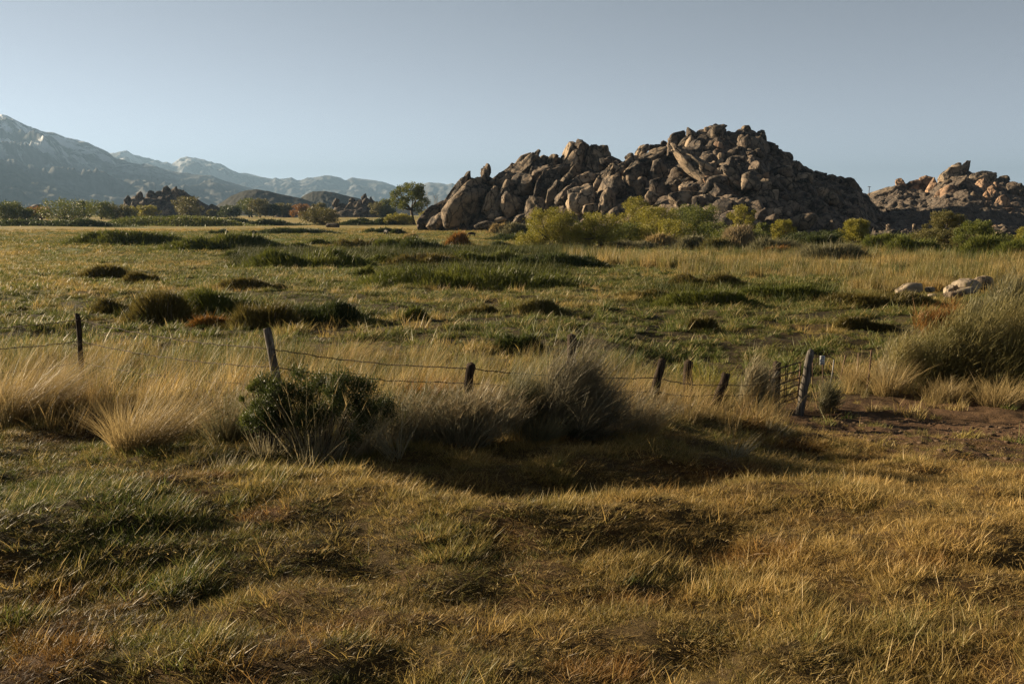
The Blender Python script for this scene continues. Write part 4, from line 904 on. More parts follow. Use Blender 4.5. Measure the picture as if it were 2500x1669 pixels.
# meadow
X, Y = wedge(int(area(20, 72) * 12), 20, 72)
X, Y = keep(X, Y, np.clip(1 - 1.15 * dirt_mask(X, Y), .02, 1) * (.4 + .6 * sst(.3, .5, fbm2(X / 1.3, Y / 1., 75))))
scatter('meadow_grass', 'short green-and-straw meadow grass beyond the fence', 'mead', X, Y, R.uniform(.6, 1.3, len(X)) * (.35 + 1.5 * sst(.42, .75, fbm2(X / 1.0, Y / .8, 76))), tints(X, Y, R.normal(0, .2, len(X))))
X, Y = wedge(int(area(26, 110) * .55), 26, 110)
X, Y = keep(X, Y, sst(.54, .7, fbm2(X / 4.2, Y / 3.2, 58)))
scatter('straw_tufts', 'scattered taller straw tufts in the meadow', 'meadtall', X, Y, R.uniform(.7, 1.5, len(X)), tints(X, Y, R.normal(.45, .15, len(X))))
X, Y = wedge(int(area(70, 165) * 1.9), 70, 165)
scatter('middle_meadow_grass', 'olive and gold grass of the middle meadow', 'farm', X, Y, R.uniform(.6, 1.3, len(X)) * (.6 + .8 * fbm2(X / 5, Y / 4, 77)), tints(X, Y, R.normal(0, .18, len(X))))
X, Y = wedge(int(area(160, 420) * .17), 160, 420)
scatter('far_meadow_grass', 'gold-olive grass of the far meadow', 'vfar', X, Y, R.uniform(.6, 1.3, len(X)), tints(X, Y, R.normal(.05, .15, len(X))))
# dark sedge strips running between the thickets
X, Y = wedge(int(area(28, 190) * 3.2), 28, 190)
px, py = proj(X, Y, terr(X, Y))
sd = fbm2(X / 16, Y / 3.6, 81, 4)
zone = np.maximum(sst(575, 600, py) * (1 - sst(690, 730, py)) * sst(100, 500, px) * (1 - sst(1500, 1700, px)), .55 * sst(690, 730, py) * (1 - sst(800, 860, py)) * (1 - sst(1900, 2200, px)))
strip = np.zeros(len(X))
for x0, x1, y0, y1 in ((180, 760, 582, 612), (560, 870, 610, 656), (840, 1480, 606, 640), (900, 1420, 652, 700), (240, 880, 745, 798), (1540, 2060, 700, 745), (500, 1000, 563, 572)):
    q = np.abs(px - (x0 + x1) / 2) / ((x1 - x0) / 2); strip = np.maximum(strip, (1 - sst(.75, 1.05, q + .5 * (fbm2(X / 5, Y / 3, 83) - .5))) * sst(y0 - 3, y0 + 6, py) * (1 - sst(y1 - 8, y1 + 3, py)))
zone = np.maximum(zone, strip); sd = sd + .09 * strip
k = R.uniform(size=len(X)) < zone * sst(.47, .54, sd + .08 * (fbm2(X / 2, Y / 2, 82) - .5)); X, Y, sd, strip = X[k], Y[k], sd[k], strip[k]
jit = R.uniform(0, 1, (len(X), 1))
scatter('sedge', 'dark green sedge growing in long low strips across the middle meadow', 'sedge', X, Y, R.uniform(.5, 1.2, len(X)) * np.interp(np.hypot(X, Y), [30, 60, 120], [.75, .95, 1.3]) * (.45 + .75 * strip), np.array([.020, .030, .007]) * (1 - jit) + np.array([.062, .066, .013]) * jit)
# reed belts on the right
def belt(pts_top, pts_bot, n):
    """reed stand between two photo lines on the ground, as world points"""
    xs = R.uniform(pts_top[0][0], pts_top[-1][0], n); t0 = np.interp(xs, *zip(*pts_top)); b0 = np.interp(xs, *zip(*pts_bot)); ys = t0 + (b0 - t0) * R.uniform(0, 1, n)
    P = np.array([ghit(a, b) for a, b in zip(xs, ys)]); return P[:, 0], P[:, 1]
for nm, lab, tp, bt, n, hs_, jt in (
    ('reed_belt', 'tan reed belt below the willows right of centre', [(1375, 626), (1540, 622), (1710, 632)], [(1375, 642), (1540, 654), (1710, 660)], 420, 1.05, .35),
    ('reed_belt', 'tan and rust reed belt running to the right edge', [(1665, 640), (1900, 628), (2200, 640), (2600, 650)], [(1665, 676), (1900, 680), (2200, 690), (2600, 712)], 1000, .85, .3),
    ('reed_belt', 'green-tinged reed belt under the right-hand trees', [(1720, 608), (2000, 610), (2300, 612), (2600, 618)], [(1720, 626), (2000, 634), (2300, 640), (2600, 650)], 750, 1.0, -.05),
    ('reed_belt', 'short gold reeds among the middle thickets', [(950, 610), (1060, 612)], [(950, 622), (1060, 624)], 60, .5, .5),
    ('reed_belt', 'dry straw reeds around the pale boulders', [(2060, 690), (2300, 690), (2600, 690)], [(2060, 716), (2300, 712), (2600, 735)], 380, .6, .4)):
    X, Y = belt(tp, bt, int(n * 1.5)); X, Y = keep(X, Y, .15 + .85 * sst(.36, .56, fbm2(X / 5, Y / 2.5, 79))); n = len(X)
    scatter(nm, lab, 'reed', X, Y, R.uniform(.45, 1.0, n) * hs_, tints(X, Y, R.normal(jt, .22, n)) * R.uniform(.55, 1.1, (n, 1)), cat='reeds')

# ------------------------------------------------------------------ fence
old_wood = wood_mat('weathered_post_wood', (.03, .026, .023), (.15, .135, .115))
dark_wood = wood_mat('dark_post_wood', (.012, .009, .007), (.05, .036, .025))
steel = plain('rusty_steel', (.035, .028, .024), .6, (.10, .055, .035), 14, .1, .6)
galv = plain('galvanised_steel', (.13, .13, .125), .6, (.22, .21, .2), 10, 0, .3)
wire_m = plain('wire', (.03, .025, .022), .6, (.07, .045, .03), 30, 0, .7)
def post(label, top, bot, wpx, mat, seed, n=7, name='fence_post', Y=None, square=False, extra=.35):
    rg = np.random.default_rng(seed); g = ghit(*bot); Y = Y or g[1]
    b = at(*bot, Y); t_ = at(*top, Y); b[2] = min(b[2], terr(b[0], Y) + .02); w = wpx * Y / F * .5
    d = t_ - b; L = np.linalg.norm(d)
    pts = []; rad = []
    for s in (-extra / L, .02, .2, .42, .6, .78, .93, 1.):
        pts.append(d * s + rg.normal(size=3) * w * .12); rad.append(w * (1.12 - .16 * max(s, 0)) * (1 + rg.uniform(-.06, .06)))
    nn = 4 if square else n
    v, f, _ = tube(pts, rad if not square else np.array(rad) * 1.35, nn, .12 if not square else .03, rg)
    v[-nn:, 2] += rg.uniform(-.02, .025, nn) * (w / .05)
    root = thing(name, label, 'fence post', b, 'fence posts')
    mk('post', v, f, mat, root)
    return root, b, t_, Y
posts = {}
posts[0] = post('slim dark fence post cut off beyond the left edge', (-262, 772), (-270, 965), 15, dark_wood, 1)
posts[1] = post('slim dark upright fence post standing in tall grass at left', (190, 766), (203, 957), 13, dark_wood, 2, n=6)
posts[2] = post('weathered grey fence post leaning left above the leafy shrub', (651, 802), (686, 975), 20, old_wood, 3)
posts[3] = post('short thick dark fence post at centre left, behind grey brush', (1148, 887), (1146, 1010), 24, dark_wood, 4)
posts[4] = post('dark red-brown square fence post showing above the plumed bush', (1396, 817), (1394, 955), 17, dark_wood, 5, square=True)
posts[5] = post('dark fence post leaning right, left of the thorny shrub', (1617, 880), (1588, 998), 20, dark_wood, 6)
posts[6] = post('dark upright fence post just behind the thorny shrub', (1681, 879), (1679, 985), 17, dark_wood, 7, square=True)
posts[7] = post('broken stump of fence post leaning far right beside the thorny shrub', (1774, 912), (1740, 1004), 23, dark_wood, 8)
posts[8] = post('dark gate post at the left end of the tube gate', (1897, 882), (1893, 1008), 15, dark_wood, 9, square=True)
posts[9] = post('thick weathered pale gate post leaning right at the gate', (1979, 855), (1952, 1012), 19, old_wood, 10, name='gate_post')
for lab, t_, b_ in (('thin dark steel stake leaning right of the gate hoop', (2065, 866), (2051, 930)), ('thin dark steel stake standing before the right brush', (2128, 853), (2116, 960)), ('thin dark steel stake next to a straw tuft, right of the hoop', (2096, 862), (2092, 940))):
    post(lab, t_, b_, 4.2, steel, 11 + b_[0], n=5, name='fence_stake')
# broken brace leaning on the left gate post
def beam(name, label, cat, a, b, wpx, mat, seed, Y):
    A, Bp = at(*a, Y - .25), at(*b, Y - .1); rg = np.random.default_rng(seed); w = wpx * Y / F * .5
    root = thing(name, label, cat, A)
    v, f, _ = tube([(Bp - A) * s + rg.normal(size=3) * w * .2 for s in (0, .3, .6, 1)], [w * 1.1, w, w, w * .7], 6, .2, rg)
    mk('beam', v, f, mat, root)
beam('broken_brace', 'splintered old timber brace leaning against the left gate post', 'timber', (1862, 992), (1896, 905), 11, old_wood, 3, posts[8][3])
# barbed wire
def wire(label, pts, seed):
    rg = np.random.default_rng(seed); P = []; p0 = pts[0]
    for a, b in zip(pts[:-1], pts[1:]):
        a, b = np.array(a), np.array(b); L = np.linalg.norm(b - a); n = max(8, int(L / .16))
        for k in range(n):
            s = k / n; q = a + (b - a) * s; q = q + np.array([0, 0, -.035 * L * 4 * s * (1 - s) * .5]) + rg.normal(size=3) * .008
            P.append(q)
    P.append(np.array(pts[-1])); P = np.array(P)
    root = thing('barbed_wire', label, 'wire', P[0], 'barbed wire strands of the fence')
    v, f, _ = tube(P - P[0], .009, 4, 0, rg); mk('strand', v, f, wire_m, root)
    br = []
    for k in range(1, len(P) - 1, 1):
        for _ in range(2):
            d = rg.normal(size=3); d /= np.linalg.norm(d); c = P[k] - P[0] + rg.normal(size=3) * .005
            br.append(tube([c - d * .022, c + d * .022], [.0045, .002], 3, 0, rg))
    v, f, _ = tri_join(br); o = mk('barbs', v, f, wire_m, root); o['kind'] = 'stuff'
Y0, Y1, Y2, Y3, Y5, Y7, Y8 = (posts[i][3] - .06 for i in (0, 1, 2, 3, 5, 7, 8))
wire('top barbed wire strand of the left fence', [at(-264, 812, Y0), at(192, 780, Y1), at(661, 851, Y2), at(1147, 898, Y3), at(1606, 922, Y5), at(1765, 938, Y7), at(1893, 930, Y8)], 1)
wire('second barbed wire strand from the top of the left fence', [at(-266, 862, Y0), at(195, 833, Y1), at(669, 896, Y2), at(1147, 934, Y3), at(1599, 955, Y5), at(1750, 962, Y7), at(1893, 955, Y8)], 2)
wire('third barbed wire strand from the top of the left fence', [at(-268, 930, Y0), at(198, 884, Y1), at(678, 940, Y2), at(1146, 975, Y3), at(1594, 980, Y5)], 3)
wire('lowest barbed wire strand near the ground at left', [at(-270, 950, Y0), at(202, 944, Y1), at(684, 966, Y2)], 4)

# tube gate
def gate():
    YL, YR = posts[8][3] - .35, posts[9][3] + .15
    tr, br_ = at(1955, 884, YR), at(1948, 968, YR); tl, bl = at(1880, 905, YL), at(1878, 996, YL)
    root = thing('tube_gate', 'dark steel tube gate with six rails standing between the two gate posts', 'gate', (bl + br_) / 2)
    o = (bl + br_) / 2; r_ = .017
    def bar(nm, a, b, rad=r_):
        v, f, _ = tube([a - o, (a + b) / 2 - o, b - o], rad, 7); return mk(nm, v, f, steel, root, smooth=True)
    for s in (0, .17, .36, .55, .77, 1.): bar('rail', bl + (tl - bl) * s, br_ + (tr - br_) * s)
    bar('stile', bl, tl, .02); bar('stile', br_, tr, .02)
    for u in (.5, .56): bar('brace', bl + (br_ - bl) * u + np.array([0, -.03, 0]), tl + (tr - tl) * u + np.array([0, -.03, 0]), .012)
gate()
def hoop():
    Yh = posts[9][3] + .6
    root = thing('hoop_gate', 'small pipe hoop frame right of the thick gate post', 'gate', at(2010, 940, Yh)); o = np.array(root.location)
    a = [(1984, 945), (1984, 876), (1992, 871), (2012, 869), (2030, 872), (2036, 877), (2033, 905), (2026, 945)]
    P = [at(x, y, Yh) - o for x, y in a]
    v, f, _ = tube(P[:6], .013, 6); mk('top_rail', v, f, steel, root, smooth=True)
    v, f, _ = tube(P[5:], .016, 6); mk('upright', v, f, galv, root, smooth=True)
    for y in (905, 925):
        v, f, _ = tube([at(1985, y, Yh) - o, at(2031, y, Yh) - o], .005, 4); mk('rail', v, f, steel, root)
    # notice plate: pale, with worn dark lines of print
    def plate(nm, x0, y0, x1, y1, dy, mat, par, th):
        A = at(x0, y0, Yh) - o; Bq = at(x1, y1, Yh) - o; V = []
        for yy in (dy, dy + th):
            for x, z in ((A[0], A[2]), (Bq[0], A[2]), (Bq[0], Bq[2]), (A[0], Bq[2])): V.append((x, yy, z))
        return V, [[0, 1, 2, 3], [7, 6, 5, 4], [0, 4, 5, 1], [1, 5, 6, 2], [2, 6, 7, 3], [3, 7, 4, 0]]
    sroot = thing('notice_sign', 'small pale weathered notice plate hanging on the pipe hoop', 'sign', tuple(o))
    V, q = plate('plate', 2001, 868, 2012, 890, -.03, None, None, .006); plate_o = mk('plate', V, q, plain('sign_paint', (.42, .44, .45), .6, (.55, .56, .56), 20), sroot)
    ink = plain('sign_ink', (.04, .04, .045), .7)
    for y0, y1, x0, x1 in ((870, 872.5, 2002, 2011), (874.5, 877, 2002.5, 2006), (874.5, 877, 2007, 2010.5), (880, 882.5, 2002.5, 2005), (880.5, 882.5, 2006.5, 2010.5), (885.5, 887.5, 2003, 2010)):
        V, q = plate('print', x0, y0, x1, y1, -.034, None, None, .003); mk('print_line', V, q, ink, plate_o)
    post('thin pipe post under the notice plate', (2010, 872), (2009, 945), 4, steel, 77, n=6, name='sign_post', Y=Yh + .05)
hoop()

# ------------------------------------------------------------------ shrubs near the fence
def brush(label, x0, x1, top, base, col, seed, n=900, name='brush_shrub', cat='shrub', leafy=0., plume=None, lean=.25, wpx=1.1, group=None, fan=.9, depth=.7, curve=.25, twigs=5, tcol=None):
    """many fine stems fanning from the ground, with side twigs"""
    rg = np.random.default_rng(seed); g = ghit((x0 + x1) / 2, base - 4); d = math.hypot(g[0], g[1]); W = (x1 - x0) / F * d * .5; Hh = (base - top) / F * d
    root = thing(name, label, cat, g, group); w = wpx * d / F
    bx = rg.normal(0, .3, n) * W; by = rg.normal(0, .3, n) * W * depth
    bz = terr(bx + g[0], by + g[1]) - g[2] - .04
    az = np.arctan2(bx + rg.normal(0, .25 * W, n), (by + rg.normal(0, .25 * W, n)))
    ln = np.clip(np.hypot(bx, by) / W * fan * 1.2 + rg.normal(.1, .12, n), 0, 1.2)
    h = Hh * rg.uniform(.45, 1.0, n) / (1 + .25 * ln)
    # wind: everything leans to the right
    sx = np.sin(az) * ln + lean; sy = np.cos(az) * ln; az2 = np.arctan2(sx, sy); ln2 = np.clip(np.hypot(sx, sy), 0, 1.1)
    base_ = np.stack([bx, by, bz], 1)
    cu = curve * rg.uniform(0, 1, n)
    parts = [blades(base_, h, w * rg.uniform(.9, 1.6, n), az2, ln2, cu, 4, rg, 2.2)]
    tw = []
    k = rg.integers(0, n, n * twigs); t = rg.uniform(.3, .97, len(k))
    off = h[k] * (ln2[k] * t + cu[k] * t * t)
    tb = np.stack([bx[k] + np.sin(az2[k]) * off, by[k] + np.cos(az2[k]) * off, bz[k] + h[k] * t * (1 - .35 * np.minimum(cu[k] * t, 1.6))], 1)
    tw = blades(tb, h[k] * rg.uniform(.08, .24, len(k)), w * .8, az2[k] + rg.normal(0, .9, len(k)), rg.uniform(.1, .9, len(k)), .1, 2, rg)
    v, f, va = parts[0]; mk('stems', v, f, leaf_mat(*PAL[tcol or col]), root, attrs={'var': ('FLOAT', va)})
    lv = [tw]
    if leafy: 
        kk = rg.integers(0, len(tb), int(len(tb) * leafy)); lv.append(leaves(tb[kk] + rg.normal(0, .03, (len(kk), 3)), .03 * rg.uniform(.6, 1.3, len(kk)) * d / 18, rg, .4, .5))
    v, f, va = tri_join(lv); mk('foliage', v, f, leaf_mat(*PAL[col]), root, attrs={'var': ('FLOAT', va)})
    if plume:
        m = int(n * .7); k = rg.integers(0, n, m)
        tp = np.stack([bx[k] + np.sin(az2[k]) * h[k] * (ln2[k] + cu[k]) * .92, by[k] + np.cos(az2[k]) * h[k] * (ln2[k] + cu[k]) * .92, bz[k] + h[k] * .92 * (1 - .35 * cu[k])], 1)
        v, f, va = blades(np.repeat(tp, 3, 0), Hh * rg.uniform(.08, .22, 3 * m), w * 1.2, np.repeat(az2[k], 3) + rg.normal(0, .4, 3 * m), rg.uniform(.3, 1.1, 3 * m), .3, 2, rg)
        mk('plumes', v, f, leaf_mat(*PAL[plume]), root, attrs={'var': ('FLOAT', va)})
    return root
def mound_shrub(label, x0, x1, top, base, col, seed, n=9000, name='brush_shrub', cat='shrub', group=None, ll=.28, wpx=1.25, wind=.4, depth=.8, plume=None, lobes=15, tcol='grey'):
    """dense twiggy ball of short shoots pointing outwards and downwind"""
    rg = np.random.default_rng(seed); g = ghit((x0 + x1) / 2, base - 4); d = math.hypot(g[0], g[1]); W = (x1 - x0) / F * d * .5; Hh = (base - top) / F * d; w = wpx * d / F
    root = thing(name, label, cat, g, group)
    cs = []
    for k in range(lobes):
        a = rg.uniform(0, 6.28); q = rg.uniform(.05, .62)
        hq = rg.uniform(.34, 1.04) * (1.1 - .45 * q); cs.append((math.cos(a) * q * 1.5 * W, math.sin(a) * q * W * depth, Hh * hq * .46, rg.uniform(.2, .42) * W, Hh * hq * .5))
    P = []; O = []
    for c in cs:
        m = n // lobes; dd = rg.normal(size=(m, 3)); dd /= np.linalg.norm(dd, axis=1, keepdims=True); r_ = rg.uniform(0, 1, m) ** .42 * (1 + .2 * rg.normal(size=m))
        P.append(np.array(c[:3]) + dd * r_[:, None] * np.array([c[3], c[3] * depth, c[4]])); O.append(dd)
    P = np.concatenate(P); O = np.concatenate(O); zt = terr(P[:, 0] + g[0], P[:, 1] + g[1]) - g[2]; P[:, 2] = np.maximum(P[:, 2], zt)
    sx = O[:, 0] * .6 + wind + rg.normal(0, .35, len(P)); sy = O[:, 1] * .6 + rg.normal(0, .35, len(P)); up = np.clip(.55 + .6 * O[:, 2] + rg.normal(0, .2, len(P)), .12, 1.2)
    L = ll * Hh * rg.uniform(.5, 1.3, len(P)) * np.where(rg.uniform(size=len(P)) < .06, 1.9, 1.)
    v, f, va = blades(P, L * up, w * rg.uniform(.7, 1.4, len(P)), np.arctan2(sx, sy), np.hypot(sx, sy) / up * .8, rg.uniform(0, .3, len(P)), 2, rg)
    mk('foliage', v, f, leaf_mat(*PAL[col]), root, attrs={'var': ('FLOAT', va)})
    ns = 260; k = rg.integers(0, len(P), ns); q = P[k]; bb = np.stack([q[:, 0] * .25, q[:, 1] * .25, np.full(ns, -.05)], 1); dx = q[:, :2] - bb[:, :2]
    v, f, va = blades(bb, np.maximum(q[:, 2], .1) + .05, w * 1.6, np.arctan2(dx[:, 0], dx[:, 1]), np.hypot(dx[:, 0], dx[:, 1]) / (np.maximum(q[:, 2], .1) + .05) * .6, np.hypot(dx[:, 0], dx[:, 1]) / (np.maximum(q[:, 2], .1) + .05) * .4, 4, rg, 2.5, .1)
    mk('stems', v, f, leaf_mat(*PAL[tcol]), root, attrs={'var': ('FLOAT', va)})
    if plume:
        m = n // 9; k = rg.integers(0, len(P), m * 4); k = k[P[k, 2] > Hh * .62][:m]; q = P[k]; m = len(q)
        v, f, va = blades(q, Hh * rg.uniform(.12, .3, m), w * 1.1, rg.normal(1.3, .5, m), rg.uniform(.3, 1.0, m), .3, 3, rg)
        mk('plumes', v, f, leaf_mat(*PAL[plume]), root, attrs={'var': ('FLOAT', va)})
    return root
def leafy_shrub(label, x0, x1, top, base, col, seed, n=22000, leaf=.028, depth=.55, nc=40):
    rg = np.random.default_rng(seed); g = ghit((x0 + x1) / 2, base - 6); d = math.hypot(g[0], g[1]); W = (x1 - x0) / F * d * .5; Hh = (base - top) / F * d
    root = thing('leafy_shrub', label, 'shrub', g); cl = []; tb = []
    for k in range(nc):
        a = rg.uniform(0, 6.28); r_ = math.sqrt(rg.uniform()) * .86; x = r_ * math.cos(a) * W; y = r_ * math.sin(a) * W * depth
        hz = Hh * (1 - .45 * r_ ** 2) * rg.uniform(.3, .86); rad = rg.uniform(.09, .19) * W
        cl.append((x, y, hz, min(rad, Hh * .3)))
        tb.append(tube([[x * .3, y * .3, -.1], [x * .6, y * .6, hz * .5], [x, y, hz]], [.014, .01, .004], 5, 0, rg))
    mk('stems', *tri_join(tb)[:2], bark, root)['kind'] = 'stuff'
    P, O = crown_pts(rg, cl, n, .35); P[:, 2] = np.maximum(P[:, 2], rg.uniform(0, .1, len(P)))
    k = len(P) // 14; st = P[rg.integers(0, len(P), k)]
    v1 = leaves(P, leaf * rg.uniform(.6, 1.3, len(P)), rg, .5, .3, O); v2 = blades(st, .16 * rg.uniform(.5, 1.5, k), .006, rg.uniform(0, 6.28, k), rg.uniform(.1, .8, k), .1, 2, rg)
    v, f, va = tri_join([v1, v2]); mk('foliage', v, f, leaf_mat(*PAL[col]), root, attrs={'var': ('FLOAT', va)})
leafy_shrub('dense dark green leafy shrub below the leaning grey fence post', 575, 985, 858, 1108, 'dark', 601, 44000, .032)
leafy_shrub('narrow dark green leafy shrub, left shoulder of the dense one', 580, 740, 900, 1098, 'green', 602, 10000, .034)
brush('straw-coloured dead stalks standing through the dense leafy shrub', 640, 940, 868, 1112, 'gold', 612, 260, lean=.3, twigs=3, wpx=1.2, tcol='grey')
brush('dark twiggy brush with grey stems at the right end of the leafy shrub', 905, 1010, 900, 1090, 'dark', 603, 420, tcol='grey')
brush('pale grey feathery brush in front of the short thick post', 1040, 1215, 922, 1085, 'grey', 604, 1100, plume='tan', lean=.3, fan=1.1, wpx=1.3)
mound_shrub('grey-green rounded brush left of the plumed bush', 1190, 1370, 905, 1076, 'sage', 605, 9000, tcol='sage', wind=.6, ll=.34)
mound_shrub('large rounded dry grey bush with pale plumes blown right', 1325, 1515, 842, 1076, 'twiggy', 606, 9000, plume='tan', tcol='dark', wind=.6, ll=.3)
brush('spiky yellow-green thorny shrub between the leaning posts', 1694, 1764, 868, 984, 'yellow', 607, 170, leafy=1., twigs=6, fan=1.2, lean=.0)
mound_shrub('pinkish grey feathery brush left of the gate', 1800, 1874, 888, 1018, 'grey', 608, 4500, plume='tan', wind=.6)
brush('low grey brush at the foot of the tube gate', 1858, 1905, 975, 1022, 'grey', 609, 200, lean=.05)
mound_shrub('low green-grey brush right of the thick gate post', 1988, 2048, 925, 1010, 'sage', 610, 2200)
brush('small straw and thorn bush at the foot of the leaning dark post', 1520, 1600, 945, 1040, 'gold', 611, 250, lean=.1)
brush('thin grey-green brush on the left flank of the dense leafy shrub', 500, 615, 925, 1085, 'sage', 613, 500, lean=.3, plume='tan', fan=1.1)
brush('wispy pale brush between the leafy shrub and the pale grey brush', 955, 1065, 930, 1085, 'grey', 614, 500, lean=.35, plume='tan', fan=1.2)
brush('wispy straw-grey brush at the right flank of the plumed bush', 1480, 1580, 935, 1065, 'grey', 615, 420, lean=.35, plume='tan', fan=1.2)
brush('low sage brush in front of the plumed bush', 1270, 1370, 985, 1085, 'sage', 616, 420, lean=.3, fan=1.2)
RB = 'rabbitbrush mass at the right'
mound_shrub('tall olive brush at the left of the right-hand brush mass', 2150, 2400, 800, 958, 'rabbit', 620, 20000, group=RB, ll=.11, wpx=1.1, tcol='olive')
mound_shrub('tallest grey-olive brush in the middle of the right-hand brush mass', 2285, 2540, 735, 962, 'rabbit', 621, 26000, group=RB, ll=.09, wpx=1.1, tcol='olive')
mound_shrub('wide grey-olive brush reaching the right edge of the view', 2390, 2800, 690, 975, 'rabbit', 622, 30000, group=RB, ll=.09, wpx=1.1, tcol='olive')
mound_shrub('orange-tipped brush behind the right-hand brush mass', 2240, 2330, 740, 830, 'orange', 623, 3500, group=RB)
mound_shrub('grey twiggy brush at the lower left of the right-hand brush mass', 2130, 2290, 848, 958, 'grey', 624, 6000, group=RB)
mound_shrub('rust-brown low brush at the foot of the right-hand brush mass', 2370, 2450, 878, 968, 'brown', 625, 3000, group=RB)
mound_shrub('pale straw brush behind the boulders side of the right-hand mass', 2385, 2570, 695, 790, 'sage', 626, 7000, group=RB)
# tussocks and rush tufts
def tussock(label, px, base, rpx, hpx, col, seed, n=700, name='grass_tussock', lean=.45, curve=.5, spread=1., wpx=.9, tip=0., group=None):
    rg = np.random.default_rng(seed); g = ghit(px, base); d = math.hypot(g[0], g[1]); W = rpx / F * d; Hh = hpx / F * d
    a = rg.uniform(0, 6.283, n); r_ = W * np.sqrt(rg.uniform(0, 1, n)); bx, by = r_ * np.cos(a) * .6, r_ * np.sin(a) * .5
    bz = terr(bx + g[0], by + g[1]) - g[2] - .03
    sx = bx / W * spread + lean * rg.uniform(.3, 1.3, n) + rg.normal(0, .22, n); sy = by / W * spread + rg.normal(0, .25, n)
    v, f, va = blades(np.stack([bx, by, bz], 1), Hh * rg.uniform(.4, 1.1, n), wpx * d / F * rg.uniform(.7, 1.5, n), np.arctan2(sx, sy), np.hypot(sx, sy), curve * rg.uniform(0, 1.2, n), 4, rg, 2.)
    o = mk(name, v, f, leaf_mat(*PAL[col], .4), attrs={'var': ('FLOAT', va)}); o.location = [float(q) for q in g]
    tag(o, label, 'grass', group)
G = 'grass tussocks along the fence'
tussock('large straw bunchgrass tussock with blades swept right, left foreground', 335, 1085, 95, 150, 'gold', 701, 1500, group=G)
tussock('thick straw bunchgrass tussock at the left edge by the wires', 20, 1030, 110, 170, 'gold', 702, 1600, group=G, lean=.6)
tussock('rust and straw tussock between the slim post and the left edge', 120, 1010, 90, 70, 'orange', 703, 900, group=G)
tussock('leaning straw tussock left of the dense leafy shrub', 545, 1075, 40, 110, 'gold', 704, 420, group=G, lean=.7)
tussock('straw grass fan below the leaning dark post', 1560, 1060, 60, 90, 'gold', 705, 700, group=G, lean=.2)
tussock('tall straw tussock standing behind the leafy shrub', 820, 905, 60, 90, 'gold', 706, 700, group=G)
tussock('rust-gold tussock between the leafy shrub and the pale brush', 1030, 985, 50, 90, 'orange', 707, 600, group=G)
tussock('gold upright tussock right of the gate hoop', 2085, 950, 30, 95, 'gold', 708, 350, group=G, lean=.1, spread=.5)
tussock('gold upright tussock at the foot of the grey twiggy brush', 2165, 965, 45, 100, 'gold', 709, 450, group=G, lean=.1, spread=.5)
tussock('gold stalks in a line below the right brush shadow', 2300, 975, 70, 60, 'gold', 710, 450, group=G, lean=.1, spread=.4)
tussock('gold stalks near the right edge below the brush', 2440, 990, 70, 75, 'gold', 711, 500, group=G, lean=.15, spread=.5)
tussock('small gold tuft in the shade right of the gate post', 2135, 1005, 28, 28, 'gold', 712, 220, group=G, lean=.1)
RU = 'pale rush tufts before the shrubs'
for i, (lab, px, b, rr_, hh, ln) in enumerate((('pale rush tuft at the left foot of the leafy shrub', 655, 1112, 55, 90, .15), ('spreading pale rush tuft in front of the leafy shrub', 770, 1135, 70, 110, .35), ('tall pale rush fan in front of the shrub right end', 900, 1110, 45, 150, .3),
    ('bent pale rush sheaf beside the dark hollow', 965, 1120, 28, 130, -.25), ('pale rush tuft alone in the hollow left of the gate', 1795, 1118, 24, 75, .5), ('short pale rush tuft below the gate brush', 1890, 1062, 45, 45, .6), ('faint rush tuft at the crest of the near bank', 560, 1150, 60, 60, .4))):
    tussock(lab, px, b, rr_, hh, 'grey', 720 + i, 70 if i != 2 else 150, 'rush_tuft', ln, .2, .9, 1.6, group=RU)
# dark plants in the meadow cut
thicket('dark plants in the cut bank beyond the fence', 1205, 1312, 822, 866, 'dark', 730, 'ditch_plants', 'plants', None, .4)

# clods on the trodden earth
cl = []
Pq = R.uniform(0, 1, (9000, 2)); cx_ = 1 + Pq[:, 0] * 13; cy_ = 12 + Pq[:, 1] * 12
k = R.uniform(size=len(cx_)) < dirt_mask(cx_, cy_) * .45; cx_, cy_ = cx_[k], cy_[k]
vi, fi = ico(1)
for i in range(len(cx_)):
    s = min(.018 * R.lognormal(0, .6), .075); v = vi * s * R.uniform(.6, 1.3, (len(vi), 1)) * np.array([R.uniform(.8, 1.5), 1, .6]); cl.append((v + np.array([cx_[i], cy_[i], terr(cx_[i], cy_[i]) + s * .2]), fi, np.zeros(len(vi))))
v, f, _ = tri_join(cl); o = mk('earth_clods', v, f, plain('clod_earth', (.05, .032, .02), .95, (.11, .075, .048), 9))
tag(o, 'small brown clods strewn over the trodden earth by the gate', 'clods', kind='stuff')

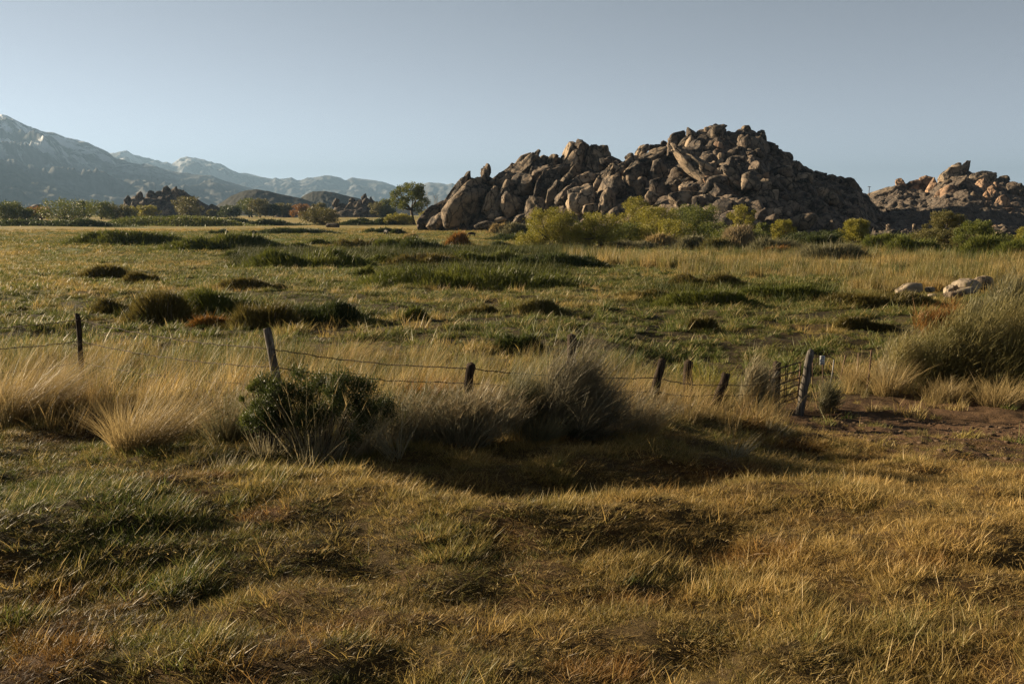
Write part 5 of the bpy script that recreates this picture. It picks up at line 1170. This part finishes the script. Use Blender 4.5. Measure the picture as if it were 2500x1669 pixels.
# ------------------------------------------------------------------ cattle, house, pole
hide = plain('cow_hide', (.012, .010, .009), .7, (.03, .024, .02), 4)
def cow(label, px, base, length_px, yaw, seed):
    g = ghit(px, base); d = math.hypot(g[0], g[1]); s = length_px / F * d / 2.3
    pts = {'p': (-.85, 0, 1.2, .34), 'b': (-.3, 0, 1.12, .42), 'c': (.3, 0, 1.14, .40), 's': (.7, 0, 1.2, .32), 'n': (1.05, 0, 1.0, .2), 'h': (1.3, 0, .6, .16), 'm': (1.42, 0, .3, .1), 'e1': (1.2, .2, .78, .05), 'e2': (1.2, -.2, .78, .05),
           'tl': (-1.12, 0, 1.15, .05), 't2': (-1.2, 0, .5, .04)}
    ed = [('p', 'b'), ('b', 'c'), ('c', 's'), ('s', 'n'), ('n', 'h'), ('h', 'm'), ('n', 'e1'), ('n', 'e2'), ('p', 'tl'), ('tl', 't2')]
    for i, (x, y, src, dx) in enumerate(((.62, .2, 's', .04), (.55, -.2, 's', -.1), (-.75, .2, 'p', -.08), (-.85, -.2, 'p', .1))):
        pts[f'k{i}'] = (x + dx, y, .62, .13); pts[f'f{i}'] = (x + dx * 1.5 - (.06 if src == 'p' else 0), y, .3, .07); pts[f'o{i}'] = (x + dx * 2, y, .04, .075)
        ed += [(src, f'k{i}'), (f'k{i}', f'f{i}'), (f'f{i}', f'o{i}')]
    nm = list(pts); me = bpy.data.meshes.new('cow'); me.from_pydata([pts[k][:3] for k in nm], [(nm.index(a), nm.index(b)) for a, b in ed], [])
    o = link('cow', me); me.materials.append(hide)
    sm = o.modifiers.new('skin', 'SKIN')
    for k, sv in zip(nm, me.skin_vertices[0].data): sv.radius = (pts[k][3] * .82, pts[k][3])
    me.skin_vertices[0].data[0].use_root = True
    o.modifiers.new('sub', 'SUBSURF').render_levels = 1
    dg = bpy.context.evaluated_depsgraph_get(); m2 = bpy.data.meshes.new_from_object(o.evaluated_get(dg)); o.modifiers.clear(); o.data = m2
    if not m2.materials: m2.materials.append(hide)
    o.location = [float(v) for v in g]; o.rotation_euler = (0, 0, yaw); o.scale = (s, s, s)
    tag(o, label, 'cow', 'cattle grazing in the far meadow')
cow('dark cow grazing side-on beside the orange-gold bush', 1152, 579, 19, math.radians(190), 1)
cow('dark cow seen end-on in the far meadow left of centre', 943, 575, 22, math.radians(118), 2)
def house():
    g = ghit(92, 533); Y = g[1] + 40; a = at(92, 505, Y)
    gz = terr(a[0], Y); s = Y / F
    root = thing('house', 'small distant house with dark gabled roof among the left trees', 'house', (a[0], Y, gz))
    top = at(92, 499, Y)[2] - gz; ev = at(92, 506, Y)[2] - gz; w = 9 * s; d = 5
    def box(nm, x0, x1, y0, y1, z0, z1, m): 
        V = [(x, y, z) for z in (z0, z1) for x, y in ((x0, y0), (x1, y0), (x1, y1), (x0, y1))]
        mk(nm, V, [[3, 2, 1, 0], [4, 5, 6, 7], [0, 1, 5, 4], [1, 2, 6, 5], [2, 3, 7, 6], [3, 0, 4, 7]], m, root)
    box('wall', -w, w, -d, d, -.5, ev, plain('house_wall', (.16, .14, .12), .9))
    e = .6; V = [(-w - e, -d - e, ev), (w + e, -d - e, ev), (w + e, d + e, ev), (-w - e, d + e, ev), (-w - e, 0, top), (w + e, 0, top)]
    rm = plain('roof_shingle', (.03, .032, .036), .8)
    mk('roof', V, [[0, 1, 5], [0, 5, 4], [2, 3, 4], [2, 4, 5], [1, 2, 5], [3, 0, 4], [0, 3, 2], [0, 2, 1]], rm, root)
    gl = plain('window_glass', (.05, .06, .07), .2)
    for x in (-.5, .3): box('window', x * w, x * w + 1.2, -d - .05, -d + .02, ev * .4, ev * .7, gl)
house()
def pole():
    p, s_ = ridge.hit(2121, 485); Y = p[1] - 8; a = at(2121, 484, Y); b = at(2121, 455, Y); r_ = .0009 * Y * .5
    root = thing('utility_pole', 'thin utility pole standing on the skyline in the gap between rock hills', 'pole', a)
    pm = plain('pole_wood', (.06, .05, .04), .9)
    v, f, _ = tube([(0, 0, -6), (0, 0, (b - a)[2])], [r_, r_ * .8], 6); mk('shaft', v, f, pm, root)
    z = (b - a)[2] * .96; v, f, _ = tube([(-.9, 0, z), (.9, 0, z)], r_ * .6, 5); mk('crossarm', v, f, pm, root)
pole()

# ------------------------------------------------------------------ air
def haze():
    x, y0, y1, z0, z1 = 26000., -3000., 26000., -6.5, 1190.
    V = [(-x, y0, z0), (x, y0, z0), (x, y1, z0), (-x, y1, z0), (-x, y0, z1), (x, y0, z1), (x, y1, z1), (-x, y1, z1)]
    m, t = nt('haze_air')
    pv = N_(t, 'ShaderNodeVolumePrincipled'); pv.inputs['Color'].default_value = (.195, .31, .46, 1); pv.inputs['Density'].default_value = HAZE; pv.inputs['Anisotropy'].default_value = .25
    o = N_(t, 'ShaderNodeOutputMaterial'); t.links.new(pv.outputs[0], o.inputs['Volume'])
    ob = mk('haze', V, [[3, 2, 1, 0], [4, 5, 6, 7], [0, 1, 5, 4], [1, 2, 6, 5], [2, 3, 7, 6], [3, 0, 4, 7]], m)
    tag(ob, 'thin pale blue haze over the valley', 'haze', kind='stuff')
HAZE = 5e-5
haze()
